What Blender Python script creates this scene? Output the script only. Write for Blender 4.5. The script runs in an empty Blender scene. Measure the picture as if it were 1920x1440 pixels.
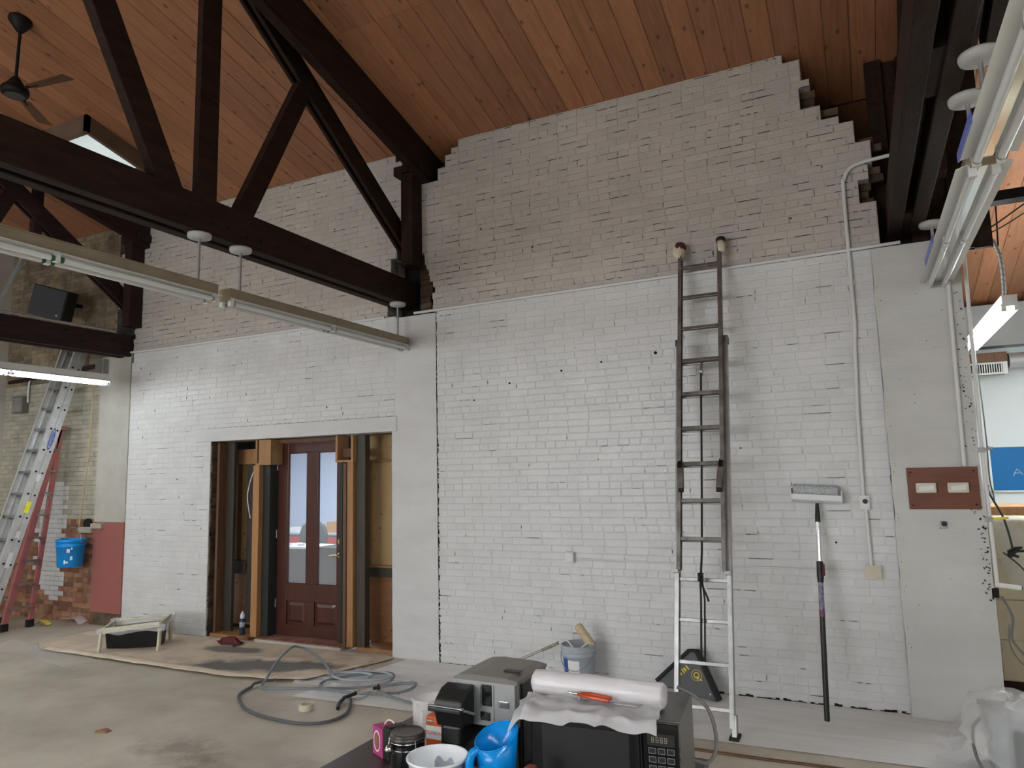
import bpy, bmesh, math, random
from mathutils import Vector, Matrix, noise

random.seed(7)
scene = bpy.context.scene
COL = scene.collection

# ------------------------------------------------------------------ camera
cam_data = bpy.data.cameras.new('camera')
cam_data.sensor_fit = 'HORIZONTAL'
cam_data.sensor_width = 36.0
cam_data.lens = 1331.0 / 1920.0 * 36.0
cam_data.clip_start = 0.05
cam_data.clip_end = 200
cam = bpy.data.objects.new('camera', cam_data)
COL.objects.link(cam)
YAW, PITCH, ROLL = -0.4528, 0.1248, -0.0239
_f = Vector((math.sin(YAW) * math.cos(PITCH), math.cos(YAW) * math.cos(PITCH), math.sin(PITCH)))
_r = Vector((math.cos(YAW), -math.sin(YAW), 0))
_u = _r.cross(_f)
_r2 = _r * math.cos(ROLL) + _u * math.sin(ROLL)
_u2 = _u * math.cos(ROLL) - _r * math.sin(ROLL)
M = Matrix((( _r2.x, _u2.x, -_f.x, 0.0), (_r2.y, _u2.y, -_f.y, -6.519), (_r2.z, _u2.z, -_f.z, 1.929), (0, 0, 0, 1)))
cam.matrix_world = M
scene.camera = cam

# ------------------------------------------------------------------ world, exposure
world = bpy.data.worlds.new('world')
scene.world = world
world.use_nodes = True
world.node_tree.nodes['Background'].inputs['Color'].default_value = (0.72, 0.82, 1.0, 1)
world.node_tree.nodes['Background'].inputs['Strength'].default_value = 1.5
scene.view_settings.view_transform = 'Standard'
scene.view_settings.look = 'None'
scene.view_settings.exposure = EXPOSURE = 1.64
scene.view_settings.gamma = 1.0
scene.view_settings.use_curve_mapping = False
TUBE_POWER = 22.0          # emission of a lit fluorescent tube

# unseen soft fill added behind the camera, standing in for daylight
def area_light(name, loc, rot, sx, sy, power, color):
    d = bpy.data.lights.new(name, 'AREA')
    d.shape = 'RECTANGLE'; d.size = sx; d.size_y = sy; d.energy = power; d.color = color
    o = bpy.data.objects.new(name, d); COL.objects.link(o)
    o.location = loc; o.rotation_euler = rot
    return o
area_light('rear_daylight_fill', (-7.2, -16.8, 2.3), (math.radians(90), 0, 0), 9.0, 2.8, 230.0, (0.92, 0.96, 1.0))
area_light('office_ceiling_light', (-8.3, 3.0, 2.72), (0, 0, 0), 3.4, 1.6, 62.0, (0.85, 0.92, 1.0))

# ------------------------------------------------------------------ helpers
def tag(o, label, cat, group=None):
    o['label'] = label; o['category'] = cat
    if group: o['group'] = group
    return o
def thing(name, label, cat, loc=(0, 0, 0), group=None, rotz=0.0):
    o = bpy.data.objects.new(name, None)
    o.empty_display_size = 0.1
    COL.objects.link(o); o.location = loc; o.rotation_euler = (0, 0, rotz)
    return tag(o, label, cat, group)

class MB:
    """collects geometry in world coordinates"""
    def __init__(s): s.v = []; s.f = []; s.sm = []
    def add(s, vs, fs, smooth=False):
        b = len(s.v); s.v += [tuple(v) for v in vs]
        for f in fs: s.f.append(tuple(i + b for i in f)); s.sm.append(smooth)
        return s
    def box(s, a, b):
        x0, y0, z0 = [min(a[i], b[i]) for i in range(3)]; x1, y1, z1 = [max(a[i], b[i]) for i in range(3)]
        return s.add([(x0,y0,z0),(x1,y0,z0),(x1,y1,z0),(x0,y1,z0),(x0,y0,z1),(x1,y0,z1),(x1,y1,z1),(x0,y1,z1)],
                     [(3,2,1,0),(4,5,6,7),(0,1,5,4),(1,2,6,5),(2,3,7,6),(3,0,4,7)])
    def hexa(s, p): return s.add(p, [(3,2,1,0),(4,5,6,7),(0,1,5,4),(1,2,6,5),(2,3,7,6),(3,0,4,7)])
    def obox(s, c, ax, ay, az, h):
        c = Vector(c); X = Vector(ax).normalized() * h[0]; Y = Vector(ay).normalized() * h[1]; Z = Vector(az).normalized() * h[2]
        return s.hexa([c-X-Y-Z, c+X-Y-Z, c+X+Y-Z, c-X+Y-Z, c-X-Y+Z, c+X-Y+Z, c+X+Y+Z, c-X+Y+Z])
    def bar(s, p0, p1, w, h, up=(0, 0, 1)):
        """box beam from p0 to p1, w across, h along up"""
        p0 = Vector(p0); p1 = Vector(p1); d = (p1 - p0).normalized(); up = Vector(up)
        sd = d.cross(up).normalized(); u = sd.cross(d).normalized()
        return s.obox((p0 + p1) / 2, d, sd, u, ((p1 - p0).length / 2, w / 2, h / 2))
    def cyl(s, p0, p1, r0, r1=None, n=16, caps=True, smooth=True):
        r1 = r0 if r1 is None else r1
        p0 = Vector(p0); p1 = Vector(p1); d = (p1 - p0).normalized()
        a = d.cross(Vector((0, 0, 1)));
        if a.length < 1e-4: a = d.cross(Vector((1, 0, 0)))
        a.normalize(); b = d.cross(a)
        vs = []
        for p, r in ((p0, r0), (p1, r1)):
            for i in range(n):
                t = 2 * math.pi * i / n; vs.append(p + a * (r * math.cos(t)) + b * (r * math.sin(t)))
        s.add(vs, [(i, (i+1) % n, n + (i+1) % n, n + i) for i in range(n)], smooth)
        if caps: s.add(vs[:n], [tuple(range(n))]); s.add(vs[n:], [tuple(reversed(range(n)))])
        return s
    def lathe(s, prof, c=(0, 0, 0), n=28, smooth=True, axis=None):
        """prof: list of (radius, height)"""
        c = Vector(c); vs = []
        if axis is None: A, B, Cx = Vector((1,0,0)), Vector((0,1,0)), Vector((0,0,1))
        else:
            Cx = Vector(axis).normalized(); A = Cx.cross(Vector((0,0,1)))
            if A.length < 1e-4: A = Vector((1,0,0))
            A.normalize(); B = Cx.cross(A)
        for r, h in prof:
            for i in range(n):
                t = 2 * math.pi * i / n; vs.append(c + A * (r * math.cos(t)) + B * (r * math.sin(t)) + Cx * h)
        fs = []
        for k in range(len(prof) - 1):
            for i in range(n): fs.append((k*n+i, k*n+(i+1) % n, (k+1)*n+(i+1) % n, (k+1)*n+i))
        return s.add(vs, fs, smooth)
    def tube(s, pts, r, n=8, close=False):
        pts = [Vector(p) for p in pts]; N = len(pts); vs = []
        prev = None
        for i, p in enumerate(pts):
            d = (pts[min(i+1, N-1)] - pts[max(i-1, 0)]).normalized()
            if prev is None:
                a = d.cross(Vector((0, 0, 1)))
                if a.length < 1e-3: a = d.cross(Vector((1, 0, 0)))
            else: a = prev - d * prev.dot(d)
            a.normalize(); prev = a; b = d.cross(a)
            rr = r[i] if isinstance(r, (list, tuple)) else r
            for k in range(n):
                t = 2 * math.pi * k / n; vs.append(p + a * (rr * math.cos(t)) + b * (rr * math.sin(t)))
        fs = [(i*n+k, i*n+(k+1) % n, (i+1)*n+(k+1) % n, (i+1)*n+k) for i in range(N-1) for k in range(n)]
        s.add(vs, fs, True); s.add(vs[:n], [tuple(reversed(range(n)))]); s.add(vs[-n:], [tuple(range(n))])
        return s
    def prism(s, poly, p, ax, ay, an, depth):
        """polygon given in (ax,ay) at p, extruded along an by depth"""
        p = Vector(p); ax = Vector(ax); ay = Vector(ay); an = Vector(an).normalized() * depth
        n = len(poly); vs = [p + ax*a + ay*b for a, b in poly]; vs += [v + an for v in vs]
        return s.add(vs, [tuple(reversed(range(n))), tuple(range(n, 2*n))] + [(i, (i+1) % n, n+(i+1) % n, n+i) for i in range(n)])
    def build(s, name, mat, parent=None, loc=None, bevel=0, solid=0, subd=0):
        me = bpy.data.meshes.new(name)
        if parent is not None:
            off = Vector(parent.location) if parent.type == 'EMPTY' or parent.location.length else Vector((0,0,0))
            if parent.parent is not None: off = off + Vector(parent.parent.location)
        else: off = Vector(loc) if loc is not None else Vector((0, 0, 0))
        me.from_pydata([(v[0]-off.x, v[1]-off.y, v[2]-off.z) for v in s.v], [], s.f)
        me.polygons.foreach_set('use_smooth', s.sm)
        me.materials.append(mat); me.update()
        bm = bmesh.new(); bm.from_mesh(me); bmesh.ops.recalc_face_normals(bm, faces=bm.faces); bm.to_mesh(me); bm.free()
        o = bpy.data.objects.new(name, me); COL.objects.link(o)
        if parent is not None: o.parent = parent
        else: o.location = off
        if solid:
            m = o.modifiers.new('solid', 'SOLIDIFY'); m.thickness = solid; m.offset = 0
        if bevel:
            m = o.modifiers.new('bevel', 'BEVEL'); m.width = bevel; m.segments = 2; m.limit_method = 'ANGLE'
        if subd:
            m = o.modifiers.new('subd', 'SUBSURF'); m.levels = subd; m.render_levels = subd
        return o

def struct(o): o['kind'] = 'structure'; return o
def stuff(o): o['kind'] = 'stuff'; return o
def catmull(pts, k=8):
    pts = [Vector(p) for p in pts]; out = []
    P = [pts[0]] + pts + [pts[-1]]
    for i in range(1, len(P) - 2):
        a, b, c, d = P[i-1], P[i], P[i+1], P[i+2]
        for j in range(k):
            t = j / k
            out.append(0.5 * ((2*b) + (c-a)*t + (2*a-5*b+4*c-d)*t*t + (3*b-a-3*c+d)*t*t*t))
    out.append(pts[-1]); return out
def text_obj(body, size, mat, parent, p, ax, ay, name='lettering', extrude=0.0008, align='CENTER'):
    cu = bpy.data.curves.new(name, 'FONT'); cu.body = body; cu.size = size; cu.extrude = extrude
    cu.align_x = align; cu.align_y = 'CENTER'; cu.resolution_u = 3
    t = bpy.data.objects.new('tmp', cu); COL.objects.link(t)
    bpy.context.view_layer.update()
    me = bpy.data.meshes.new_from_object(t.evaluated_get(bpy.context.evaluated_depsgraph_get()))
    bpy.data.objects.remove(t); bpy.data.curves.remove(cu)
    ax = Vector(ax).normalized(); ay = Vector(ay).normalized(); an = ax.cross(ay)
    off = Vector(parent.location)
    if parent.parent: off = off + Vector(parent.parent.location)
    q = Vector(p) - off
    me.transform(Matrix(((ax.x, ay.x, an.x, q.x), (ax.y, ay.y, an.y, q.y), (ax.z, ay.z, an.z, q.z), (0, 0, 0, 1))))
    me.materials.clear(); me.materials.append(mat); me.name = name
    o = bpy.data.objects.new(name, me); COL.objects.link(o); o.parent = parent
    return o
def copy_tree(o, parent=None):
    c = o.copy(); COL.objects.link(c)
    if parent is not None: c.parent = parent
    for ch in list(o.children): copy_tree(ch, c)
    return c

# ------------------------------------------------------------------ materials
def _n(nt, t, **kw):
    n = nt.nodes.new(t)
    for k, v in kw.items(): setattr(n, k, v)
    return n
def mat(name, c1, c2=None, rough=0.6, metal=0.0, nscale=4.0, stretch=(1, 1, 1), bump=0.0, bscale=60.0, rand=0.0,
        coat=0.0, trans=0.0, alpha=1.0, emit=0.0, ior=1.45, coords='pos', detail=5.0, lo=0.35, hi=0.65, spec=0.5, rough2=None):
    m = bpy.data.materials.new(name); m.use_nodes = True; nt = m.node_tree; L = nt.links
    b = nt.nodes['Principled BSDF']
    b.inputs['Base Color'].default_value = (*c1, 1); b.inputs['Roughness'].default_value = rough
    b.inputs['Metallic'].default_value = metal; b.inputs['Coat Weight'].default_value = coat
    b.inputs['Transmission Weight'].default_value = trans; b.inputs['Alpha'].default_value = alpha
    b.inputs['IOR'].default_value = ior; b.inputs['Specular IOR Level'].default_value = spec
    if emit: b.inputs['Emission Color'].default_value = (*c1, 1); b.inputs['Emission Strength'].default_value = emit
    if c2 is not None or bump:
        if coords == 'pos': src = _n(nt, 'ShaderNodeNewGeometry').outputs['Position']
        else: src = _n(nt, 'ShaderNodeTexCoord').outputs['Object']
        mp = _n(nt, 'ShaderNodeMapping'); mp.inputs['Scale'].default_value = stretch
        L.new(src, mp.inputs['Vector'])
    if c2 is not None:
        nz = _n(nt, 'ShaderNodeTexNoise'); nz.inputs['Scale'].default_value = nscale; nz.inputs['Detail'].default_value = detail
        nz.inputs['Roughness'].default_value = 0.6
        L.new(mp.outputs[0], nz.inputs['Vector'])
        mr = _n(nt, 'ShaderNodeMapRange'); mr.inputs['From Min'].default_value = lo; mr.inputs['From Max'].default_value = hi
        L.new(nz.outputs['Fac'], mr.inputs['Value'])
        mx = _n(nt, 'ShaderNodeMix', data_type='RGBA'); mx.inputs[6].default_value = (*c1, 1); mx.inputs[7].default_value = (*c2, 1)
        L.new(mr.outputs[0], mx.inputs[0])
        out = mx.outputs[2]
        if rand:
            hs = _n(nt, 'ShaderNodeHueSaturation')
            rv = isl_random(nt, L)
            m2 = _n(nt, 'ShaderNodeMapRange'); m2.inputs['To Min'].default_value = 1 - rand; m2.inputs['To Max'].default_value = 1 + rand
            L.new(rv, m2.inputs['Value']); L.new(m2.outputs[0], hs.inputs['Value']); L.new(out, hs.inputs['Color'])
            out = hs.outputs[0]
        L.new(out, b.inputs['Base Color'])
        if rough2 is not None:
            r = _n(nt, 'ShaderNodeMapRange'); r.inputs['To Min'].default_value = rough; r.inputs['To Max'].default_value = rough2
            L.new(mr.outputs[0], r.inputs['Value']); L.new(r.outputs[0], b.inputs['Roughness'])
    if bump:
        nb = _n(nt, 'ShaderNodeTexNoise'); nb.inputs['Scale'].default_value = bscale; nb.inputs['Detail'].default_value = 4
        L.new(mp.outputs[0], nb.inputs['Vector'])
        bp = _n(nt, 'ShaderNodeBump'); bp.inputs['Strength'].default_value = bump; bp.inputs['Distance'].default_value = 0.01
        L.new(nb.outputs['Fac'], bp.inputs['Height']); L.new(bp.outputs[0], b.inputs['Normal'])
    return m
def isl_random(nt, L):
    """a random value for every separate object and every separate piece of a joined mesh"""
    oi = _n(nt, 'ShaderNodeObjectInfo'); ge = _n(nt, 'ShaderNodeNewGeometry')
    a = _n(nt, 'ShaderNodeMath', operation='ADD'); L.new(oi.outputs['Random'], a.inputs[0]); L.new(ge.outputs['Random Per Island'], a.inputs[1])
    fr = _n(nt, 'ShaderNodeMath', operation='FRACT'); L.new(a.outputs[0], fr.inputs[0])
    return fr.outputs[0]

MAT = {}
MAT['white_brick'] = mat('fresh_white_paint_brick', (0.665, 0.672, 0.67), (0.61, 0.615, 0.61), rough=0.34, nscale=3.0, bump=0.35, bscale=45, rand=0.035)
MAT['upper_brick'] = mat('shaded_old_paint_brick', (0.525, 0.488, 0.44), (0.45, 0.42, 0.385), rough=0.5, nscale=1.1, bump=0.4, bscale=45, rand=0.05)  # paint slightly duller; the lamps' upper cutoff is also darkened into this colour
MAT['old_brick'] = mat('faded_cream_paint_brick', (0.46, 0.43, 0.34), (0.34, 0.32, 0.26), rough=0.7, nscale=1.6, bump=0.6, bscale=40, rand=0.13)
MAT['dark_old_brick'] = mat('dark_cream_brick', (0.30, 0.24, 0.15), (0.13, 0.105, 0.075), rough=0.8, nscale=2.2, bump=0.7, bscale=40, rand=0.25)  # darker cream tone for the bricks high in the end bay
MAT['raw_brick'] = mat('bare_red_brick', (0.21, 0.07, 0.045), (0.33, 0.20, 0.115), rough=0.85, nscale=6.0, bump=0.8, bscale=45, rand=0.4)
MAT['brown_brick'] = mat('bare_brown_brick', (0.13, 0.085, 0.05), (0.05, 0.035, 0.025), rough=0.9, nscale=8.0, bump=0.9, bscale=45, rand=0.35)
def mortar_mat(name, c1, c2, dark, th0, th1):
    """joint paint with hairline voids where the paint has not bridged the joint"""
    m = mat(name, c1, c2, rough=0.5, nscale=3, bump=0.4, bscale=60)
    nt = m.node_tree; L = nt.links; b = nt.nodes['Principled BSDF']
    src = b.inputs['Base Color'].links[0].from_socket
    pos = _n(nt, 'ShaderNodeNewGeometry').outputs['Position']
    nz = _n(nt, 'ShaderNodeTexNoise'); nz.inputs['Scale'].default_value = 7.0; nz.inputs['Detail'].default_value = 6; nz.inputs['Roughness'].default_value = 0.75
    L.new(pos, nz.inputs['Vector'])
    mr = _n(nt, 'ShaderNodeMapRange'); mr.inputs['From Min'].default_value = th0; mr.inputs['From Max'].default_value = th1
    L.new(nz.outputs['Fac'], mr.inputs['Value'])
    mx = _n(nt, 'ShaderNodeMix', data_type='RGBA'); mx.inputs[7].default_value = (*dark, 1)
    L.new(mr.outputs[0], mx.inputs[0]); L.new(src, mx.inputs[6]); L.new(mx.outputs[2], b.inputs['Base Color'])
    return m
MAT['mortar'] = mortar_mat('painted_mortar', (0.66, 0.665, 0.66), (0.61, 0.61, 0.605), (0.03, 0.027, 0.025), 0.635, 0.66)
MAT['upper_mortar'] = mortar_mat('shaded_old_paint_mortar', (0.46, 0.43, 0.385), (0.38, 0.355, 0.32), (0.03, 0.027, 0.024), 0.56, 0.62)  # same cutoff shade carried into the joint colour
MAT['old_mortar'] = mortar_mat('grey_mortar', (0.33, 0.31, 0.26), (0.22, 0.20, 0.17), (0.04, 0.035, 0.03), 0.5, 0.62)
MAT['concrete_white'] = mat('white_painted_concrete', (0.65, 0.655, 0.65), (0.58, 0.58, 0.575), rough=0.42, nscale=1.4, bump=0.25, bscale=14, stretch=(1, 1, 3))
MAT['concrete_pale'] = mat('greyer_white_painted_concrete', (0.58, 0.585, 0.565), (0.52, 0.52, 0.50), rough=0.5, nscale=1.4, bump=0.25, bscale=14, stretch=(1, 1, 3))  # slightly darker, greyer white than on the middle pilaster
MAT['concrete_grey'] = mat('bare_grey_concrete', (0.50, 0.485, 0.43), (0.38, 0.37, 0.325), rough=0.8, nscale=1.6, bump=0.4, bscale=22)
MAT['red_paint'] = mat('dull_red_painted_concrete', (0.34, 0.11, 0.09), (0.30, 0.11, 0.095), rough=0.5, nscale=2.5, bump=0.3, bscale=20)
MAT['pit'] = mat('dark_void', (0.012, 0.010, 0.009), rough=0.95)
MAT['timber'] = mat('dark_stained_timber', (0.034, 0.017, 0.011), (0.018, 0.010, 0.007), spec=0.15, rough=0.65, nscale=3, stretch=(6, 1, 6), bump=0.3, bscale=20)
MAT['timber_red'] = mat('dark_red_stained_timber', (0.036, 0.018, 0.017), (0.022, 0.012, 0.011), spec=0.2, rough=0.6, nscale=3, stretch=(6, 1, 6), bump=0.3, bscale=20)
MAT['iron'] = mat('black_iron', (0.015, 0.013, 0.012), rough=0.6, metal=0.6)
def wood_mat(name, c1, c2, knot, rough=0.5, coords='obj', gs=(9, 0.7, 9), coat=0.0, rand=0.16, knots=True):
    m = bpy.data.materials.new(name); m.use_nodes = True; nt = m.node_tree; L = nt.links; b = nt.nodes['Principled BSDF']
    b.inputs['Roughness'].default_value = rough; b.inputs['Coat Weight'].default_value = coat
    tc = _n(nt, 'ShaderNodeTexCoord'); rv = isl_random(nt, L)
    off = _n(nt, 'ShaderNodeVectorMath', operation='MULTIPLY_ADD')
    comb = _n(nt, 'ShaderNodeCombineXYZ'); L.new(rv, comb.inputs[0]); L.new(rv, comb.inputs[1]); L.new(rv, comb.inputs[2])
    off.inputs[1].default_value = (37, 53, 29); L.new(comb.outputs[0], off.inputs[0]); L.new(tc.outputs['Object'], off.inputs[2])
    mp = _n(nt, 'ShaderNodeMapping'); mp.inputs['Scale'].default_value = gs; L.new(off.outputs[0], mp.inputs['Vector'])
    nz = _n(nt, 'ShaderNodeTexNoise'); nz.inputs['Scale'].default_value = 4; nz.inputs['Detail'].default_value = 6; nz.inputs['Distortion'].default_value = 0.6
    L.new(mp.outputs[0], nz.inputs['Vector'])
    mr = _n(nt, 'ShaderNodeMapRange'); mr.inputs['From Min'].default_value = 0.3; mr.inputs['From Max'].default_value = 0.7; L.new(nz.outputs['Fac'], mr.inputs['Value'])
    mx = _n(nt, 'ShaderNodeMix', data_type='RGBA'); mx.inputs[6].default_value = (*c1, 1); mx.inputs[7].default_value = (*c2, 1); L.new(mr.outputs[0], mx.inputs[0])
    out = mx.outputs[2]
    if knots:
        mk = _n(nt, 'ShaderNodeMapping'); mk.inputs['Scale'].default_value = tuple(g * k for g, k in zip((4.2, 2.2, 4.2), (1, 1, 1))); L.new(off.outputs[0], mk.inputs['Vector'])
        vo = _n(nt, 'ShaderNodeTexVoronoi'); vo.inputs['Scale'].default_value = 1.9; L.new(mk.outputs[0], vo.inputs['Vector'])
        kr = _n(nt, 'ShaderNodeMapRange'); kr.inputs['From Min'].default_value = 0.16; kr.inputs['From Max'].default_value = 0.05; L.new(vo.outputs['Distance'], kr.inputs['Value'])
        kx = _n(nt, 'ShaderNodeMix', data_type='RGBA'); kx.inputs[7].default_value = (*knot, 1); L.new(kr.outputs[0], kx.inputs[0]); L.new(out, kx.inputs[6])
        out = kx.outputs[2]
    hs = _n(nt, 'ShaderNodeHueSaturation'); m2 = _n(nt, 'ShaderNodeMapRange'); m2.inputs['To Min'].default_value = 1 - rand; m2.inputs['To Max'].default_value = 1 + rand
    L.new(rv, m2.inputs['Value']); L.new(m2.outputs[0], hs.inputs['Value']); L.new(out, hs.inputs['Color']); L.new(hs.outputs[0], b.inputs['Base Color'])
    bp = _n(nt, 'ShaderNodeBump'); bp.inputs['Strength'].default_value = 0.12; bp.inputs['Distance'].default_value = 0.01; L.new(nz.outputs['Fac'], bp.inputs['Height']); L.new(bp.outputs[0], b.inputs['Normal'])
    return m
MAT['plank'] = wood_mat('knotty_stained_pine', (0.37, 0.165, 0.082), (0.27, 0.112, 0.052), (0.085, 0.034, 0.018), rough=0.5)
MAT['stud'] = wood_mat('yellow_framing_lumber', (0.40, 0.21, 0.085), (0.31, 0.15, 0.055), (0.12, 0.05, 0.02), gs=(9, 9, 0.7), knots=False)
MAT['brown_stud'] = wood_mat('brown_old_lumber', (0.16, 0.075, 0.032), (0.10, 0.045, 0.02), (0.05, 0.02, 0.01), gs=(9, 9, 0.7), knots=False)
MAT['grey_stud'] = wood_mat('weathered_dark_lumber', (0.06, 0.048, 0.034), (0.035, 0.028, 0.02), (0.02, 0.016, 0.012), gs=(9, 9, 0.7), knots=False)
MAT['ply'] = wood_mat('pale_yellow_board', (0.48, 0.33, 0.16), (0.42, 0.28, 0.13), (0.16, 0.08, 0.03), gs=(2, 2, 0.5), rand=0.04)
MAT['ply_brown'] = wood_mat('orange_brown_plywood', (0.30, 0.145, 0.055), (0.23, 0.10, 0.04), (0.08, 0.03, 0.015), gs=(0.8, 3, 4), rand=0.08)
MAT['mahogany'] = wood_mat('mahogany_door_wood', (0.085, 0.022, 0.014), (0.06, 0.016, 0.011), (0.03, 0.01, 0.008), rough=0.35, gs=(7, 7, 0.6), coat=0.15, knots=False, rand=0.05)
MAT['board_red'] = wood_mat('red_brown_varnished_board', (0.17, 0.048, 0.02), (0.12, 0.032, 0.014), (0.05, 0.015, 0.008), rough=0.4, gs=(0.8, 8, 8), knots=False, rand=0.03)
MAT['alu'] = mat('brushed_aluminium', (0.44, 0.44, 0.435), (0.33, 0.33, 0.325), rough=0.4, metal=0.85, nscale=12)
MAT['alu_bright'] = mat('clean_mill_aluminium', (0.66, 0.665, 0.665), (0.55, 0.555, 0.555), rough=0.42, metal=0.5, nscale=10)
MAT['alu_old'] = mat('dull_worn_aluminium', (0.24, 0.225, 0.21), (0.12, 0.105, 0.095), rough=0.5, metal=0.75, nscale=9)
MAT['steel'] = mat('grey_steel', (0.40, 0.40, 0.40), (0.33, 0.33, 0.33), rough=0.42, metal=0.6, nscale=8)
MAT['chrome'] = mat('chrome', (0.75, 0.75, 0.75), rough=0.15, metal=1.0)
MAT['brass'] = mat('brass', (0.72, 0.55, 0.28), rough=0.25, metal=1.0)
MAT['red_fg'] = mat('red_fibreglass', (0.46, 0.13, 0.13), (0.40, 0.16, 0.155), rough=0.55, nscale=5)
MAT['black'] = mat('black_plastic', (0.012, 0.012, 0.012), rough=0.4)
MAT['gloss_black'] = mat('gloss_black', (0.008, 0.008, 0.009), rough=0.12)
MAT['rubber'] = mat('black_rubber', (0.014, 0.014, 0.014), rough=0.75)
MAT['white_metal'] = mat('white_enamel', (0.74, 0.74, 0.72), rough=0.35)
MAT['tan_metal'] = mat('tan_enamel', (0.36, 0.31, 0.22), (0.31, 0.265, 0.19), rough=0.45, nscale=6)
MAT['tube_off'] = mat('unlit_fluorescent_glass', (0.70, 0.70, 0.69), rough=0.2)
MAT['tube_on'] = mat('lit_fluorescent_glass', (0.90, 0.97, 1.0), rough=0.2, emit=TUBE_POWER)
MAT['tube_room'] = mat('lit_daylight_tube_glass', (0.88, 0.96, 1.0), rough=0.2, emit=TUBE_POWER * 1.35)
MAT['tube_dim'] = mat('lit_dimmed_tube_glass', (0.90, 0.97, 1.0), rough=0.2, emit=TUBE_POWER * 0.36)  # tube output turned down so the left wall is not overlit
MAT['green'] = mat('green_lamp_end', (0.02, 0.12, 0.05), rough=0.5)
MAT['mirror'] = mat('polished_reflector', (0.72, 0.71, 0.70), rough=0.12, metal=1.0)
MAT['film_blue'] = mat('blue_protective_film', (0.10, 0.16, 0.62), rough=0.3)
MAT['paint_pipe'] = mat('white_painted_pipe', (0.70, 0.70, 0.69), rough=0.4)
MAT['dark_pipe'] = mat('bare_dark_pipe', (0.20, 0.19, 0.17), rough=0.5, metal=0.5)
MAT['floor'] = mat('concrete_floor', (0.58, 0.535, 0.44), (0.43, 0.39, 0.32), rough=0.5, nscale=1.3, bump=0.06, bscale=25, detail=8, rough2=0.65)
MAT['sheet'] = mat('grey_white_floor_covering', (0.84, 0.84, 0.83), (0.74, 0.735, 0.72), rough=0.55, nscale=2.2, stretch=(0.5, 5, 1), bump=0.15, bscale=12)
MAT['canvas'] = mat('tan_canvas_drop_cloth', (0.74, 0.63, 0.50), (0.60, 0.50, 0.385), rough=0.9, nscale=4, bump=0.4, bscale=160)
MAT['plastic'] = mat('clear_plastic_film', (0.85, 0.86, 0.87), rough=0.22, alpha=0.3)
MAT['plastic_thick'] = mat('milky_plastic_film', (0.66, 0.645, 0.65), rough=0.3, alpha=0.66)
MAT['roll_plastic'] = mat('rolled_plastic', (0.60, 0.565, 0.575), (0.53, 0.50, 0.51), rough=0.3, nscale=3, stretch=(1, 6, 6), bump=0.3, bscale=9)
MAT['hose'] = mat('grey_hose', (0.20, 0.22, 0.235), rough=0.45)
MAT['blue'] = mat('sky_blue_plastic', (0.0, 0.25, 0.66), rough=0.35)
MAT['blue_clear'] = mat('translucent_blue_plastic', (0.0, 0.26, 0.70), rough=0.2, alpha=0.84)
MAT['glass'] = mat('clear_glass', (0.9, 0.92, 0.93), rough=0.03, alpha=0.16)
MAT['clear_plastic'] = mat('clear_moulded_plastic', (0.86, 0.84, 0.82), rough=0.12, alpha=0.3)
MAT['white_plastic'] = mat('white_plastic', (0.74, 0.75, 0.77), rough=0.4)
MAT['grey_plastic'] = mat('blue_grey_plastic', (0.36, 0.40, 0.45), (0.44, 0.47, 0.51), rough=0.45, nscale=8)
MAT['silver'] = mat('silver_plastic', (0.30, 0.30, 0.30), rough=0.33, metal=0.5)
MAT['dark_silver'] = mat('brushed_stainless', (0.15, 0.147, 0.143), rough=0.33, metal=0.8)
MAT['label_white'] = mat('white_label', (0.75, 0.75, 0.74), rough=0.6)
MAT['yellow'] = mat('yellow_print', (0.75, 0.58, 0.06), rough=0.6)
MAT['lemon'] = mat('bright_yellow_sticker', (0.85, 0.80, 0.05), rough=0.5)
MAT['blue_print'] = mat('blue_print', (0.02, 0.08, 0.42), rough=0.5)
MAT['cream'] = mat('cream_enamel', (0.50, 0.44, 0.31), (0.46, 0.40, 0.28), rough=0.5, nscale=3)
MAT['cream_nap'] = mat('cream_roller_nap', (0.72, 0.58, 0.40), (0.60, 0.46, 0.30), rough=0.95, nscale=40, bump=1.0, bscale=90)
MAT['grey_nap'] = mat('paint_loaded_roller_nap', (0.62, 0.64, 0.66), (0.36, 0.38, 0.40), rough=0.8, nscale=70, bump=1.0, bscale=80)
MAT['tape'] = mat('cream_masking_tape', (0.66, 0.62, 0.48), (0.58, 0.53, 0.40), rough=0.7, nscale=14)
MAT['rag'] = mat('maroon_rag', (0.15, 0.03, 0.04), (0.09, 0.02, 0.025), rough=0.95, nscale=20, bump=0.6, bscale=60)
MAT['orange'] = mat('orange_print', (0.60, 0.10, 0.02), rough=0.5)
MAT['orange_handle'] = mat('amber_red_handle', (0.45, 0.06, 0.015), rough=0.15, coat=0.5)
MAT['pink'] = mat('magenta_carton', (0.38, 0.045, 0.17), rough=0.5)
MAT['brown_card'] = mat('brown_print', (0.24, 0.10, 0.06), rough=0.6)
MAT['dark_brown'] = mat('dark_brown_laminate', (0.055, 0.036, 0.033), (0.045, 0.03, 0.028), rough=0.35, nscale=5)
MAT['red_cap'] = mat('brown_red_cap', (0.22, 0.06, 0.035), rough=0.4)
MAT['amber'] = mat('amber_bottle', (0.16, 0.05, 0.02), rough=0.2)
MAT['dark_green'] = mat('dark_green_jamb', (0.022, 0.028, 0.026), rough=0.5)
MAT['quarry'] = mat('red_quarry_tile', (0.26, 0.11, 0.085), (0.32, 0.17, 0.13), rough=0.6, nscale=9, rand=0.12)
MAT['office_wall'] = mat('pale_blue_office_wall', (0.60, 0.68, 0.82), rough=0.7)
MAT['room_white'] = mat('cool_white_wall', (0.72, 0.76, 0.77), (0.69, 0.73, 0.74), rough=0.6, nscale=2)
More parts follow.
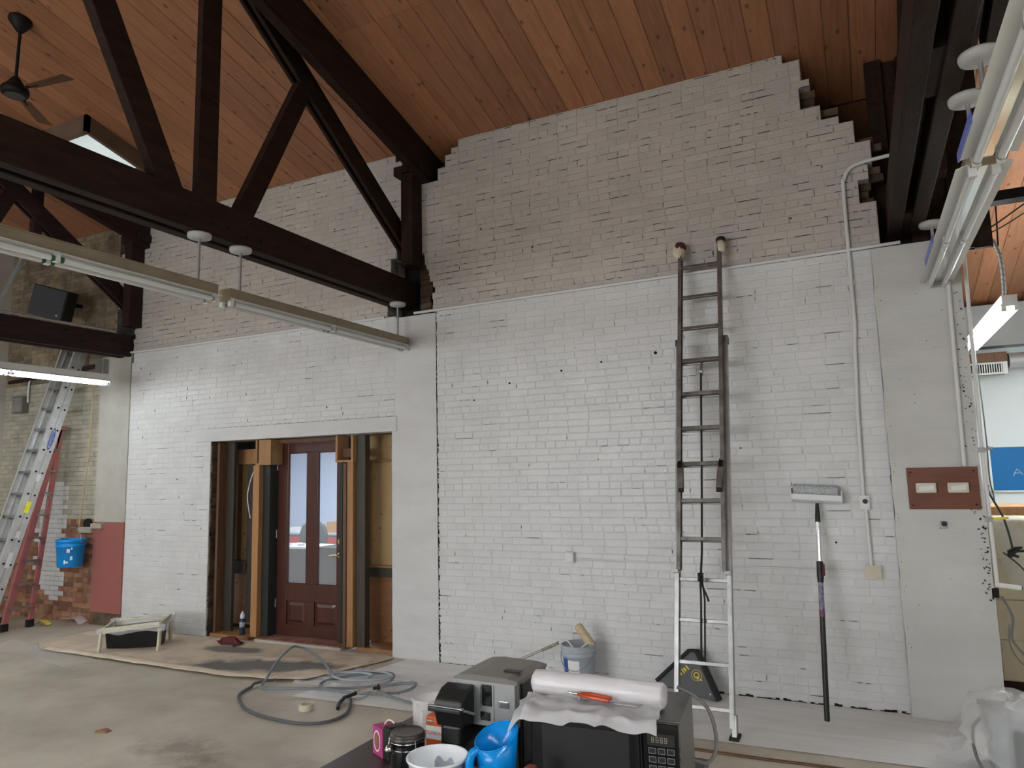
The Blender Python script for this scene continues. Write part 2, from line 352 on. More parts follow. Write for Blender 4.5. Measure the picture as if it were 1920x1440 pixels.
MAT['room_grey'] = mat('grey_beam_paint', (0.34, 0.345, 0.34), rough=0.7)
MAT['duct'] = mat('galvanised_duct', (0.42, 0.43, 0.44), rough=0.4, metal=0.6)
MAT['blue_board'] = mat('blue_board', (0.0, 0.13, 0.36), rough=0.5)
MAT['red_top'] = mat('red_bench', (0.42, 0.02, 0.03), rough=0.5)
MAT['dark_grey'] = mat('dark_grey_fabric', (0.06, 0.065, 0.075), rough=0.8)
MAT['skylight'] = mat('daylit_skylight_panel', (0.62, 0.70, 0.70), rough=0.5, emit=0.22)
MAT['side_wall'] = mat('plain_cream_wall', (0.55, 0.53, 0.48), (0.48, 0.46, 0.42), rough=0.8, nscale=1.0)
MAT['wire'] = mat('dark_wire', (0.03, 0.03, 0.03), rough=0.6)
MAT['grey_wire'] = mat('grey_cable', (0.16, 0.15, 0.14), rough=0.6)
MAT['rope'] = mat('tan_rope', (0.45, 0.36, 0.20), rough=0.9)
# ================================================================== STRUCTURE
S_ROOF = 0.25
Z_EAVE = 5.63
def ceil_z(y): return Z_EAVE - S_ROOF * y
XL, XR, YN, YF = -12.1, 9.0, -17.0, 5.75

# ---- floor, with worn grimy patches
def add_stain(m, spots, dark):
    nt = m.node_tree; L = nt.links; b = nt.nodes['Principled BSDF']
    pos = _n(nt, 'ShaderNodeNewGeometry').outputs['Position']
    src = b.inputs['Base Color'].links[0].from_socket
    nz = _n(nt, 'ShaderNodeTexNoise'); nz.inputs['Scale'].default_value = 5.5; nz.inputs['Detail'].default_value = 8; nz.inputs['Roughness'].default_value = 0.75
    L.new(pos, nz.inputs['Vector'])
    for (x, y, rx, ry, k) in spots:
        mp = _n(nt, 'ShaderNodeMapping'); mp.vector_type = 'TEXTURE'
        mp.inputs['Location'].default_value = (x, y, 0); mp.inputs['Scale'].default_value = (rx, ry, 1)
        L.new(pos, mp.inputs['Vector'])
        ln = _n(nt, 'ShaderNodeVectorMath', operation='LENGTH'); L.new(mp.outputs[0], ln.inputs[0])
        fal = _n(nt, 'ShaderNodeMapRange'); fal.inputs['From Min'].default_value = 1.15; fal.inputs['From Max'].default_value = 0.1; L.new(ln.outputs[1], fal.inputs['Value'])
        mu = _n(nt, 'ShaderNodeMath', operation='MULTIPLY'); L.new(fal.outputs[0], mu.inputs[0]); L.new(nz.outputs['Fac'], mu.inputs[1])
        mr = _n(nt, 'ShaderNodeMapRange'); mr.inputs['From Min'].default_value = 0.24; mr.inputs['From Max'].default_value = 0.46; mr.inputs['To Max'].default_value = k
        L.new(mu.outputs[0], mr.inputs['Value'])
        mx = _n(nt, 'ShaderNodeMix', data_type='RGBA'); mx.inputs[7].default_value = (*dark, 1); L.new(mr.outputs[0], mx.inputs[0]); L.new(src, mx.inputs[6]); src = mx.outputs[2]
    L.new(src, b.inputs['Base Color'])
add_stain(MAT['floor'], [(-4.55, -2.72, 0.85, 0.42, 0.6), (-4.05, -2.95, 0.55, 0.32, 0.55), (-3.5, -2.6, .5, .25, .35), (-6.2, -2.9, .8, .4, .22), (-7.6, -1.7, .9, .3, .2), (-5.9, -2.1, 0.9, 0.35, 0.2), (-5.3, -1.75, 0.6, 0.2, 0.2), (-6.8, -2.0, 1.0, 0.3, 0.15)], (0.15, 0.125, 0.095))
struct(MB().box((XL - 0.3, YN - 0.3, -0.2), (XR + 0.3, YF + 0.3, 0.0)).build('floor', MAT['floor']))

# ---- outer walls of the hall (mostly out of view)
struct(MB().box((XL - 0.25, YN, 0), (XL, YF, 7.9)).build('wall_left', MAT['side_wall']))
struct(MB().box((XR, YN, 0), (XR + 0.25, YF, 7.9)).build('wall_right', MAT['side_wall']))
struct(MB().box((XL - 0.25, YN - 0.25, 0), (XR + 0.25, YN, 5.9)).build('wall_front', MAT['side_wall']))
struct(MB().box((XL, YF, 0), (XR, YF + 0.25, 4.3)).build('wall_rear', MAT['room_white']))

# ---- ceiling: roof deck with individual boards
Y_R = -8.5
deck = MB()
deck.hexa([(XL-.3, YF+.3, ceil_z(YF+.3)+.03), (XR+.3, YF+.3, ceil_z(YF+.3)+.03), (XR+.3, Y_R, ceil_z(Y_R)+.03), (XL-.3, Y_R, ceil_z(Y_R)+.03),
           (XL-.3, YF+.3, ceil_z(YF+.3)+.12), (XR+.3, YF+.3, ceil_z(YF+.3)+.12), (XR+.3, Y_R, ceil_z(Y_R)+.12), (XL-.3, Y_R, ceil_z(Y_R)+.12)])
zr = ceil_z(Y_R)
deck.hexa([(XL-.3, Y_R, zr+.03), (XR+.3, Y_R, zr+.03), (XR+.3, YN-.3, zr+.03-S_ROOF*8.8), (XL-.3, YN-.3, zr+.03-S_ROOF*8.8),
           (XL-.3, Y_R, zr+.12), (XR+.3, Y_R, zr+.12), (XR+.3, YN-.3, zr+.12-S_ROOF*8.8), (XL-.3, YN-.3, zr+.12-S_ROOF*8.8)])
ceiling = struct(deck.build('ceiling', MAT['plank']))
PW = 0.2033
TH = math.atan(S_ROOF)
_plank_mesh = {}
def plank_mesh(length, w=PW):
    key = (round(length, 3), w)
    if key in _plank_mesh: return _plank_mesh[key]
    h, c, t = w / 2 - 0.0008, 0.007, 0.022
    L2 = length / 2 - 0.001
    prof = [(-h, t), (-h, c), (-h + c, 0), (h - c, 0), (h, c), (h, t)]
    vs = [(x, -L2, z) for x, z in prof] + [(x, L2, z) for x, z in prof]
    fs = [(i, i+1, 7+i, 6+i) for i in range(5)] + [(5, 0, 6, 11), tuple(range(6)), tuple(reversed(range(6, 12)))]
    me = bpy.data.meshes.new('plank'); me.from_pydata(vs, [], fs); me.materials.append(MAT['plank'])
    bm = bmesh.new(); bm.from_mesh(me); bmesh.ops.recalc_face_normals(bm, faces=bm.faces); bm.to_mesh(me); bm.free()
    _plank_mesh[key] = me; return me
X_P0 = -4.49
k0 = int(math.floor((XL - X_P0) / PW)) + 1; k1 = int((XR - X_P0) / PW)
rows = [(0.80, -1.64), (-1.64, -4.08), (-4.08, -6.52)]
vis, rest = [], MB()
for k in range(k0, k1):
    xc = X_P0 + (k + 0.5) * PW
    for (ya, yb) in rows:
        if xc < 1.6 and (ya > -4 or xc < -5.5): vis.append((xc, ya, yb)); continue
        y0, y1 = ya - 0.001, yb + 0.001
        rest.hexa([(xc-PW/2+.001, y0, ceil_z(y0)), (xc+PW/2-.001, y0, ceil_z(y0)), (xc+PW/2-.001, y1, ceil_z(y1)), (xc-PW/2+.001, y1, ceil_z(y1)),
                   (xc-PW/2+.001, y0, ceil_z(y0)+.02), (xc+PW/2-.001, y0, ceil_z(y0)+.02), (xc+PW/2-.001, y1, ceil_z(y1)+.02), (xc-PW/2+.001, y1, ceil_z(y1)+.02)])
    for (ya, yb) in ((3.24, 0.80), (5.68, 3.24)):
        if 0.9 < xc < 3.4: vis.append((xc, ya, yb))
for (xc, ya, yb) in vis[:300]:
    ln = (ya - yb) / math.cos(TH)
    o = bpy.data.objects.new('plank', plank_mesh(ln)); COL.objects.link(o); o.parent = ceiling
    ym = (ya + yb) / 2
    o.location = (xc, ym, ceil_z(ym)); o.rotation_euler = (-TH, 0, 0)
for (xc, ya, yb) in vis[300:]:
    rest.hexa([(xc-PW/2+.001, ya, ceil_z(ya)), (xc+PW/2-.001, ya, ceil_z(ya)), (xc+PW/2-.001, yb, ceil_z(yb)), (xc-PW/2+.001, yb, ceil_z(yb)),
               (xc-PW/2+.001, ya, ceil_z(ya)+.02), (xc+PW/2-.001, ya, ceil_z(ya)+.02), (xc+PW/2-.001, yb, ceil_z(yb)+.02), (xc-PW/2+.001, yb, ceil_z(yb)+.02)])
stuff(rest.build('plank_field', MAT['plank'], ceiling))
# skylight: a boarded curb hanging under the ceiling with a daylit panel inside
def sk(x, y, d): return (x, y, ceil_z(y) - d)
sx0, sx1, sy0, sy1 = -8.40, -7.575, -1.78, -0.99
MAT['curb'] = mat('grey_brown_board', (.16, .10, .065), (.11, .072, .05), rough=.6, nscale=4)
sky = thing('skylight', 'boarded square skylight curb with a pale daylit panel in the plank ceiling', 'skylight', (-8.0, -1.4, ceil_z(-1.4)))
for nm, a, b, c2, d2 in (('curb_board', sx1 - .05, sx1, sy0, sy1), ('curb_board', sx0, sx0 + .05, sy0, sy1), ('curb_board', sx0, sx1, sy0, sy0 + .05), ('curb_board', sx0, sx1, sy1 - .05, sy1)):
    MB().hexa([sk(a, c2, .2), sk(b, c2, .2), sk(b, d2, .2), sk(a, d2, .2), sk(a, c2, .0), sk(b, c2, .0), sk(b, d2, .0), sk(a, d2, .0)]).build(nm, MAT['curb'], sky)
MB().hexa([sk(sx0+.05, sy0+.05, .13), sk(sx1-.05, sy0+.05, .13), sk(sx1-.05, sy1-.05, .13), sk(sx0+.05, sy1-.05, .13),
           sk(sx0+.05, sy0+.05, .12), sk(sx1-.05, sy0+.05, .12), sk(sx1-.05, sy1-.05, .12), sk(sx0+.05, sy1-.05, .12)]).build('diffuser_panel', MAT['skylight'], sky)

# ---- the brick wall
MAT['crack'] = mat('grimy_joint_void', (.075, .068, .062), rough=.9)
CH = 0.0677                       # course height
NC = int(5.64 / CH)
Z_COND = 3.72
def right_limit(z):
    for zz, x in ((5.57, -0.375), (5.37, -0.232), (5.25, -0.165), (5.06, -0.255), (4.92, -0.095), (4.85, 0.045), (4.69, 0.155), (4.50, 0.27), (4.36, 0.235), (4.13, 0.15), (3.69, 0.275)):
        if z > zz: return x
    return 0.2
def subtract(iv, a, b):
    out = []
    for (p, q) in iv:
        if b <= p or a >= q: out.append((p, q)); continue
        if a > p: out.append((p, a))
        if b < q: out.append((b, q))
    return [t for t in out if t[1] - t[0] > 0.02]
rnd = random.Random(3)
def painted_intervals(k):
    z = (k + 0.5) * CH
    j = rnd.uniform(-.015, .015)
    xl = -9.10
    if z > 3.70: xl = -9.40 + rnd.uniform(-.05, .05)
    iv = [(xl, right_limit(z))]
    if z < 2.42: iv = subtract(iv, -7.50, -4.08)
    elif z < 2.60: iv = subtract(iv, -7.75, -4.08)
    elif z < 3.70: iv = subtract(iv, -4.62, -4.08)
    # broken pockets around the truss ends
    if 3.70 < z < 4.06: iv = subtract(iv, -4.72 + j, -4.10 + 2*j)
    elif z < 4.20 and z > 4.06: iv = subtract(iv, -4.70, -4.16 + j)
    elif 4.20 <= z < 4.42: iv = subtract(iv, -4.68, -4.22 + j)
    elif 4.42 <= z < 4.6: iv = subtract(iv, -4.6, -4.27 + j)
    if 5.24 < z < 5.36: iv = subtract(iv, -4.50 + j, -4.04)
    elif 5.36 <= z < 5.46: iv = subtract(iv, -4.55 + j, -3.94)
    elif 5.46 <= z < 5.54: iv = subtract(iv, -4.53 + j, -3.86)
    elif z >= 5.54: iv = subtract(iv, -4.60 + j, -3.77)
    if 3.62 < z < 4.28: iv = subtract(iv, -9.6, -9.06 + 2*j)
    if 4.28 <= z < 4.40: iv = subtract(iv, -9.6, -9.16 + j)
    if 5.20 < z: iv = subtract(iv, -9.7, -9.20 + j)
    return iv
backing = MB(); upper = MB(); bricks = []          # bricks: (x0, x1, z0, material)
for k in range(NC + 1):
    z0 = k * CH; z1 = min(z0 + CH, 5.64)
    iv = painted_intervals(k)
    for (a, b) in iv:
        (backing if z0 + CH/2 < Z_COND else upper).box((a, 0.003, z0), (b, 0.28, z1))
        hdr = (k % 6 == 2)
        ln = 0.1075 if hdr else 0.215
        ph = 0.0 if hdr else (0.1075 if k % 2 else 0.0)
        ph += rnd.uniform(-.02, .02)
        n = math.floor((a - ph) / ln); x = ph + n * ln
        while x < b - 0.02:
            p, q = max(x, a), min(x + ln, b)
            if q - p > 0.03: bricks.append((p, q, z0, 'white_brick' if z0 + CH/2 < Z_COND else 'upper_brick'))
            x += ln * rnd.choice((1, 1, 1, 1, 1, 1, .5)) if not hdr else ln
wall_back = struct(backing.build('wall_back', MAT['mortar']))
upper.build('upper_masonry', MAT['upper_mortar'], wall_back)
def brick_geo(w, h=CH, jt=0.0045, c=0.005, d=0.03, seed=0):
    """front-chamfered brick, local origin at its centre on the wall face, facing -Y"""
    r = random.Random(seed)
    a, b = w / 2 - jt / 2, h / 2 - jt / 2
    o = [(-a, -b), (a, -b), (a, b), (-a, b)]
    o = [(x + r.uniform(-.0018, .0018), z + r.uniform(-.0018, .0018)) for x, z in o]
    cc = [c * r.uniform(.6, 1.6) for _ in range(4)]
    i = [(x - math.copysign(cc[n], x), z - math.copysign(cc[n] * .8, z)) for n, (x, z) in enumerate(o)]
    vs = [(x, d, z) for x, z in o] + [(x, 0.0028, z) for x, z in o] + [(x, r.uniform(-.0012, .0012), z) for x, z in i]
    fs = [(8, 9, 10, 11)] + [(4+n, 4+(n+1) % 4, 8+(n+1) % 4, 8+n) for n in range(4)] + [(n, (n+1) % 4, 4+(n+1) % 4, 4+n) for n in range(4)]
    return vs, fs
_bm_cache = {}
def brick_obj(x0, x1, z0, mt, parent, y=0.0, name='brick'):
    w = x1 - x0; sd = rnd.randrange(8); key = (round(w, 3), sd, mt)
    if key not in _bm_cache:
        vs, fs = brick_geo(w, seed=sd); me = bpy.data.meshes.new('brick'); me.from_pydata(vs, [], fs); me.materials.append(MAT[mt]); _bm_cache[key] = me
    o = bpy.data.objects.new(name, _bm_cache[key]); COL.objects.link(o); o.parent = parent
    o.location = ((x0 + x1) / 2, y + rnd.uniform(-.0006, .0016), z0 + CH / 2); return o
def brick_field(lst, name, mt, parent, y=0.0):
    mb = MB()
    for n, (x0, x1, z0) in enumerate(lst):
        vs, fs = brick_geo(x1 - x0, seed=n); dy = y + rnd.uniform(-.0022, .0016); cx = (x0 + x1) / 2
        mb.add([(vx + cx, vy + dy, vz + z0 + CH/2) for vx, vy, vz in vs], fs)
    return stuff(mb.build(name, MAT[mt], parent)) if lst else None
# the 300 bricks that show largest (nearest the camera, whole stretchers) are single parts
cz = 1.3
order = sorted(bricks, key=lambda b: ((b[0]+b[1])/2 - 0.0)**2 * 1.0 + (b[2] - cz)**2 * 0.8 + (0.5 if b[1]-b[0] < 0.15 else 0))
near = order[:300]; far = order[300:]
for (x0, x1, z0, mt) in near: brick_obj(x0, x1, z0, mt, wall_back)
brick_field([b[:3] for b in far if b[3] == 'white_brick'], 'brick_field', 'white_brick', wall_back)
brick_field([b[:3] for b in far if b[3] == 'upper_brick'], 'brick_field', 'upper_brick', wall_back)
# bare second layer of bricks showing where the face has broken away
raw = []
for k in range(NC):
    z = (k + .5) * CH
    if z > 4.02:
        x = right_limit(z)
        for (za, zb, ext) in ((5.02, 5.28, .15), (4.62, 4.75, .16), (4.12, 4.50, .13)):
            if za < z < zb: raw += [(x - .1, x + ext * rnd.uniform(.5, 1.0), k * CH)]
    for (za, zb, xa, xb) in ((5.26, 5.40, -4.02, -3.90), (5.38, 5.50, -3.96, -3.80), (5.47, 5.60, -3.88, -3.74), (3.75, 4.5, -4.30, -4.17)):
        if za < z < zb: raw.append((xa - .05, xb - rnd.uniform(0, .05), k * CH))
brick_field(raw, 'broken_brick_field', 'brown_brick', wall_back, y=0.10)
# bare brick reveal on the left side of the door opening
rv = MB()
for k in range(36):
    yy = 0.02 + rnd.uniform(-.006, .006)
    for y0, y1 in (((yy, 0.12), (0.124, 0.235)) if k % 2 else ((yy, 0.228),)):
        rv.box((-7.52, y0, k*CH + .001), (-7.488 + rnd.uniform(-.010, .008), y1, k*CH + CH - .002))
stuff(rv.build('reveal_brick_field', MAT['brown_brick'], wall_back))
# dark jagged gaps: along the pilaster and along the foot of the wall
cr = MB()
def jag(p, q, w, n, axis):
    for i in range(n):
        if rnd.random() < 0.22: continue
        t0, t1 = i / n, (i + 1) / n
        a = Vector(p).lerp(Vector(q), t0); b = Vector(p).lerp(Vector(q), t1); ww = w * rnd.uniform(.2, 1.0); o = rnd.uniform(-w, w) * .5
        if axis == 'z': cr.box((a.x + o - ww, a.y, a.z), (b.x + o + ww, b.y + .004, b.z))
        else: cr.box((a.x, a.y, a.z + o*.3), (b.x, b.y + .004, b.z + ww + o*.3))
jag((-4.075, -0.0035, 0.0), (-4.075, -0.0035, 2.3), 0.010, 130, 'z')
jag((-4.08, -0.0035, 2.3), (-4.08, -0.0035, 3.65), 0.006, 50, 'z')
cr.build('crack', MAT['pit'], wall_back)
cr = MB()
jag((-4.0, -0.0045, 0.004), (-1.6, -0.0045, 0.004), 0.007, 70, 'x'); jag((-1.6, -0.0045, 0.004), (0.19, -0.0045, 0.004), 0.02, 60, 'x')
cr.build('floor_gap', MAT['pit'], wall_back)
MB().box((-4.95, .282, 3.55), (-3.6, .29, 5.62)).build('pocket_blackout', MAT['pit'], wall_back)  # black sheets added behind the pockets so they stay in deep shade
MB().box((-9.9, .282, 3.5), (-8.95, .29, 5.62)).build('pocket_blackout', MAT['pit'], wall_back)
# hairline voids along the joints where the paint has not bridged them
hl = MB(); r = random.Random(21)
for (x0, x1, z0, mt) in bricks:
    up_ = mt == 'upper_brick'
    if r.random() < (.30 if up_ else .05):
        w_ = (x1 - x0) * r.uniform(.2, 1.0); xa = r.uniform(x0, x1 - w_); h_ = r.uniform(.0015, .0034 if up_ else .0024); n_ = max(1, int(w_ / .03))
        for q_ in range(n_):
            if r.random() < .8: hl.box((xa + w_*q_/n_, -.0035, z0 - h_ + r.uniform(-.001, .001)), (xa + w_*(q_+1)/n_, .003, z0 + h_*r.uniform(.2, 1)))
    if r.random() < (.09 if up_ else .035):
        a_ = r.uniform(.0, .5) * CH; hl.box((x0 - .0018, -.0035, z0 + a_), (x0 + r.uniform(.0005, .002), .003, z0 + a_ + r.uniform(.2, .5) * CH))
stuff(hl.build('hairline_cracks', MAT['crack'], wall_back))
cr = MB(); jag((-7.74, -.016, 2.588), (-4.62, -.016, 2.588), .005, 90, 'x'); jag((-7.752, -.0045, 2.43), (-7.752, -.0045, 2.58), .004, 8, 'z'); cr.build('lintel_crack', MAT['crack'], wall_back)
# small drilled holes and bolt stubs in the painted brick
holes = [(-1.664, 3.018, .022), (-3.20, 2.85, .015), (-2.62, 2.93, .016), (-2.20, 2.98, .014), (-3.62, 2.70, .012), (-4.35, 2.86, .012), (-5.6, 2.75, .012), (-4.40, .33, .02), (-8.1, 1.95, .012), (-8.0, .55, .012), (-0.24, 1.30, .012), (-.95, 2.1, .01), (-2.9, 4.25, .014), (-3.5, 4.55, .014), (-.4, 4.1, .012), (-5.5, 4.9, .012)]
for (hx, hz, hr) in holes:
    MB().cyl((hx, -0.0035, hz), (hx, 0.004, hz), hr * .72, n=10).build('drilled_hole', MAT['pit'], wall_back)

# ---- unpainted end bay of the same wall, beyond the left pilaster
bay = MB()
bay.box((XL, 0.008, 0), (-9.72, 0.28, 3.72)); bay.box((XL, 0.008, 3.72), (-9.46, 0.28, ceil_z(0)))
wall_bay = struct(bay.build('wall_bay', MAT['old_mortar']))
bb = {'raw_brick': [], 'old_brick': [], 'dark_old_brick': [], 'white_brick': []}
for k in range(NC + 1):
    z0 = k * CH; zc = z0 + CH/2
    a, b = XL, (-9.74 if zc < 3.72 else -9.46)
    hdr = (k % 6 == 2); ln = .1075 if hdr else .215
    x = a + (0 if hdr or k % 2 else -.1075)
    while x < b - .02:
        p, q = max(a, x), min(b, x + ln); xm = (p + q) / 2
        edge = 1.36 + .10 * math.sin(xm * 3)
        mt = 'dark_old_brick' if zc > 3.45 else ('old_brick' if zc > edge else 'raw_brick')
        if -11.02 + .03*math.sin(k) < xm < -10.40 + (.06 if k % 2 else 0) and 0.36 + .13*math.sin(xm*9) < zc < 1.98: mt = 'white_brick'
        if q - p > .03: bb[mt].append((p, q, z0))
        x += ln
singles = sorted([(t, 'raw_brick') for t in bb['raw_brick']] + [(t, 'white_brick') for t in bb['white_brick']], key=lambda t: -t[0][0])[:290]
done = set((t, m) for t, m in singles)
for (t, mt) in singles: brick_obj(*t, mt, wall_bay)
for mt, lst in bb.items(): brick_field([t for t in lst if (t, mt) not in done], 'brick_field', mt, wall_bay)

# ---- concrete pilasters and lintel
def rough_slab(name, x0, x1, y0, y1, zs, mt, seed, ragged=0.006, parent=None):
    """cast concrete post made of board-marked lifts with slightly uneven arrises"""
    r = random.Random(seed); mb = MB(); n = len(zs)
    L_ = [x0 + r.uniform(-ragged, ragged) for _ in range(n)]; R_ = [x1 + r.uniform(-ragged, ragged) for _ in range(n)]; F_ = [y0 + r.uniform(-.002, .002) for _ in range(n)]
    for i in range(n - 1):
        mb.hexa([(L_[i], F_[i], zs[i]), (R_[i], F_[i], zs[i]), (R_[i], y1, zs[i]), (L_[i], y1, zs[i]),
                 (L_[i+1], F_[i+1], zs[i+1]), (R_[i+1], F_[i+1], zs[i+1]), (R_[i+1], y1, zs[i+1]), (L_[i+1], y1, zs[i+1])])
    return mb.build(name, mt, parent, bevel=0.0)
zz = [i * 3.70 / 24 for i in range(25)]
struct(rough_slab('trim_1', -4.67, -4.085, -0.004, 0.28, [z for z in zz if z < 2.5] + [2.42], MAT['concrete_white'], 1, .002))
struct(rough_slab('trim_2', -4.62, -4.085, -0.004, 0.28, [2.421] + [z for z in zz if z > 2.5], MAT['concrete_white'], 2, .002))
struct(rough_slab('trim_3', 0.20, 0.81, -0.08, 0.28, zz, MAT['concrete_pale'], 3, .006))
struct(rough_slab('trim_4', -9.74, -9.10, -0.012, 0.28, [1.39] + [z for z in zz if z > 1.40] + [3.72], MAT['concrete_grey'], 4, .006))
struct(rough_slab('trim_5', -9.74, -9.10, -0.014, 0.28, [.17] + [z for z in zz if .2 < z < 1.35] + [1.39], MAT['red_paint'], 5, .004))
struct(MB().box((-9.74, -.006, 0), (-9.10, .28, .17)).build('trim_6', MAT['brown_brick']))
struct(MB().box((-7.75, -0.014, 2.42), (-4.60, 0.20, 2.59)).build('trim_7', MAT['concrete_white'], bevel=0.006))
# pitting along the broken right arris of the end pilaster
pit = MB(); r = random.Random(5)
for i in range(120):
    z = r.choice((r.uniform(.9, 2.3), r.uniform(1.0, 1.75), r.uniform(2.3, 3.5))); x = .80 - abs(r.gauss(0, .045)); s_ = r.uniform(.002, .008)
    pit.obox((x, -.0835, z), (1, 0, r.uniform(-1, 1)), (0, 1, 0), (r.uniform(-.3, .3), 0, 1), (s_, .004, s_ * r.uniform(.3, .9)))
for i in range(40):
    z = r.uniform(.1, 3.4); x = r.choice((.215 + abs(r.gauss(0, .02)), r.uniform(.3, .75))); s_ = r.uniform(.002, .005)
    pit.obox((x, -.0835, z), (1, 0, r.uniform(-.6, .6)), (0, 1, 0), (0, 0, 1), (s_, .004, s_ * .5))
pp = pit.build('pitting', MAT['pit'], bpy.data.objects['trim_3']); stuff(pp)

# old dark boarding that closes the void beside the right truss
MB().box((.285, .40, 3.705), (1.12, .415, ceil_z(.42) - .002)).build('void_blackout', MAT['pit'], wall_back)  # black sheet added to hide bright ceiling between the boards
vb = thing('void_boarding', 'dark old vertical boards in the void above the end pilaster', 'boarding', (.7, .36, 3.73))
bx0 = .285
for i, w_ in enumerate((.14, .11, .17, .12, .16, .13)):
    d_ = (.0, .05, .01, .03, .0, .04)[i]
    MB().box((bx0, .33 + d_, 3.705), (bx0 + w_ - .006, .36 + d_, ceil_z(.36 + d_) - .002)).build('board', MAT['timber'], vb); bx0 += w_
MB().hexa([(.47, .30, 4.70), (.55, .30, 4.66), (.55, .33, 4.66), (.47, .33, 4.70), (.48, .30, 5.02), (.545, .30, 4.98), (.545, .33, 4.98), (.48, .33, 5.02)]).build('insulation_tuft', mat('yellow_insulation', (.22, .17, .05), (.12, .09, .03), rough=.95, nscale=20, bump=1.0, bscale=40), vb, bevel=.012)
# ================================================================== TRUSSES
def member(x0, x1, p0, p1, depth):
    """timber lying in the plane of the truss: p0,p1 are (y,z) of its centre line"""
    return MB().bar((( x0+x1)/2, p0[0], p0[1]), ((x0+x1)/2, p1[0], p1[1]), abs(x1-x0), depth, up=(0, 0, 1) if abs(p1[0]-p0[0]) > .02 else (0, 1, 0))
def truss(xr, dz, label, tm, small_post=False):
    t = thing('roof_truss', label, 'truss', (xr - .13, -0.2, 3.83 + dz), 'timber roof trusses')
    A, B = (xr - .26, xr - .16), (xr - .10, xr)
    for (a, b) in (A, B):
        o = MB().box((a, -16.7, 3.83 + dz), (b, 0.13, 4.12 + dz)).build('bottom_chord', tm, t, bevel=.006)
    for (a, b) in ((xr - .115, xr - .08), (xr - .04, xr)):
        member(a, b, (0.22, 4.38 + dz), (-2.62, 6.322 + dz*.5), 0.21).build('top_chord', tm, t, bevel=.004)
    for (y0, y1) in ((-2.86, -2.36), (-.42, .12), (-7.6, -7.0)):
        MB().box((xr - .16, y0, 3.845 + dz), (xr - .10, y1, 4.10 + dz)).build('spacer_block', tm, t)
    for (a, b, dp) in ((xr + .01, xr + .07, .22), (xr + .18, xr + .28, .42)):
        y0, y1 = 0.30, -8.3
        MB().hexa([(a, y0, ceil_z(y0)-dp), (b, y0, ceil_z(y0)-dp), (b, y1, ceil_z(y1)-dp), (a, y1, ceil_z(y1)-dp),
                   (a, y0, ceil_z(y0)-.003), (b, y0, ceil_z(y0)-.003), (b, y1, ceil_z(y1)-.003), (a, y1, ceil_z(y1)-.003)]).build('rafter', tm, t)
    MB().box((xr - .065, -2.86, 4.10 + dz), (xr - .002, -2.675, 6.30)).build('king_post', tm, t, bevel=.005)
    member(xr - .09, xr - .002, (-2.40, 4.08 + dz), (-1.70, 5.56 + dz*.6), .17).build('web_brace', tm, t, bevel=.005)
    member(xr - .09, xr - .002, (-3.07, 4.06 + dz), (-4.36, 6.56 + dz*.3), .20).build('web_brace', tm, t, bevel=.005)
    MB().box((xr + .03, -.20, 4.22 + dz), (xr + .18, -.006, 5.30)).build('wall_post', tm, t, bevel=.004)
    MB().box((xr - .07, -.20, 5.28), (xr + .31, .10, ceil_z(.1) - .22)).build('corbel_block', tm, t, bevel=.004)
    if small_post: MB().box((xr - .12, -1.40, 5.16 + dz), (xr - .02, -1.30, ceil_z(-1.4) - .28)).build('stub_post', tm, t)
    for i, (y, z) in enumerate([(-2.95, 3.93), (-2.72, 3.92), (-2.55, 3.94), (-2.36, 3.92), (-2.2, 3.93), (-2.02, 3.92), (-.72, 3.94), (-.5, 3.9), (-.3, 4.02), (-.12, 3.92), (-.95, 4.05)]):
        MB().cyl((xr, y, z + dz), (xr + .012, y, z + dz), .018, n=8).build('bolt', MAT['iron'], t)
    return t
truss(-4.43, 0.0, 'dark timber truss in the middle, bearing on the white brick wall above the door', MAT['timber'])
truss(-9.10, -0.15, 'dark reddish timber truss at the far left above the lit lamp', MAT['timber_red'], True)
tr_right = truss(0.60, 0.0, 'dark timber truss at the right edge, over the end pilaster', MAT['timber'])

MAT['canopy'] = mat('greyed_white_enamel', (.48, .48, .46), rough=.45)
for (a, b) in ((.97, 1.10), (1.16, 1.28)):  # extra rafters added to cover lit ceiling and keep this corner dark
    y0, y1 = 0.28, -4.6
    MB().hexa([(a, y0, ceil_z(y0)-.34), (b, y0, ceil_z(y0)-.34), (b, y1, ceil_z(y1)-.34), (a, y1, ceil_z(y1)-.34),
               (a, y0, ceil_z(y0)-.003), (b, y0, ceil_z(y0)-.003), (b, y1, ceil_z(y1)-.003), (a, y1, ceil_z(y1)-.003)]).build('rafter', MAT['timber'], tr_right)
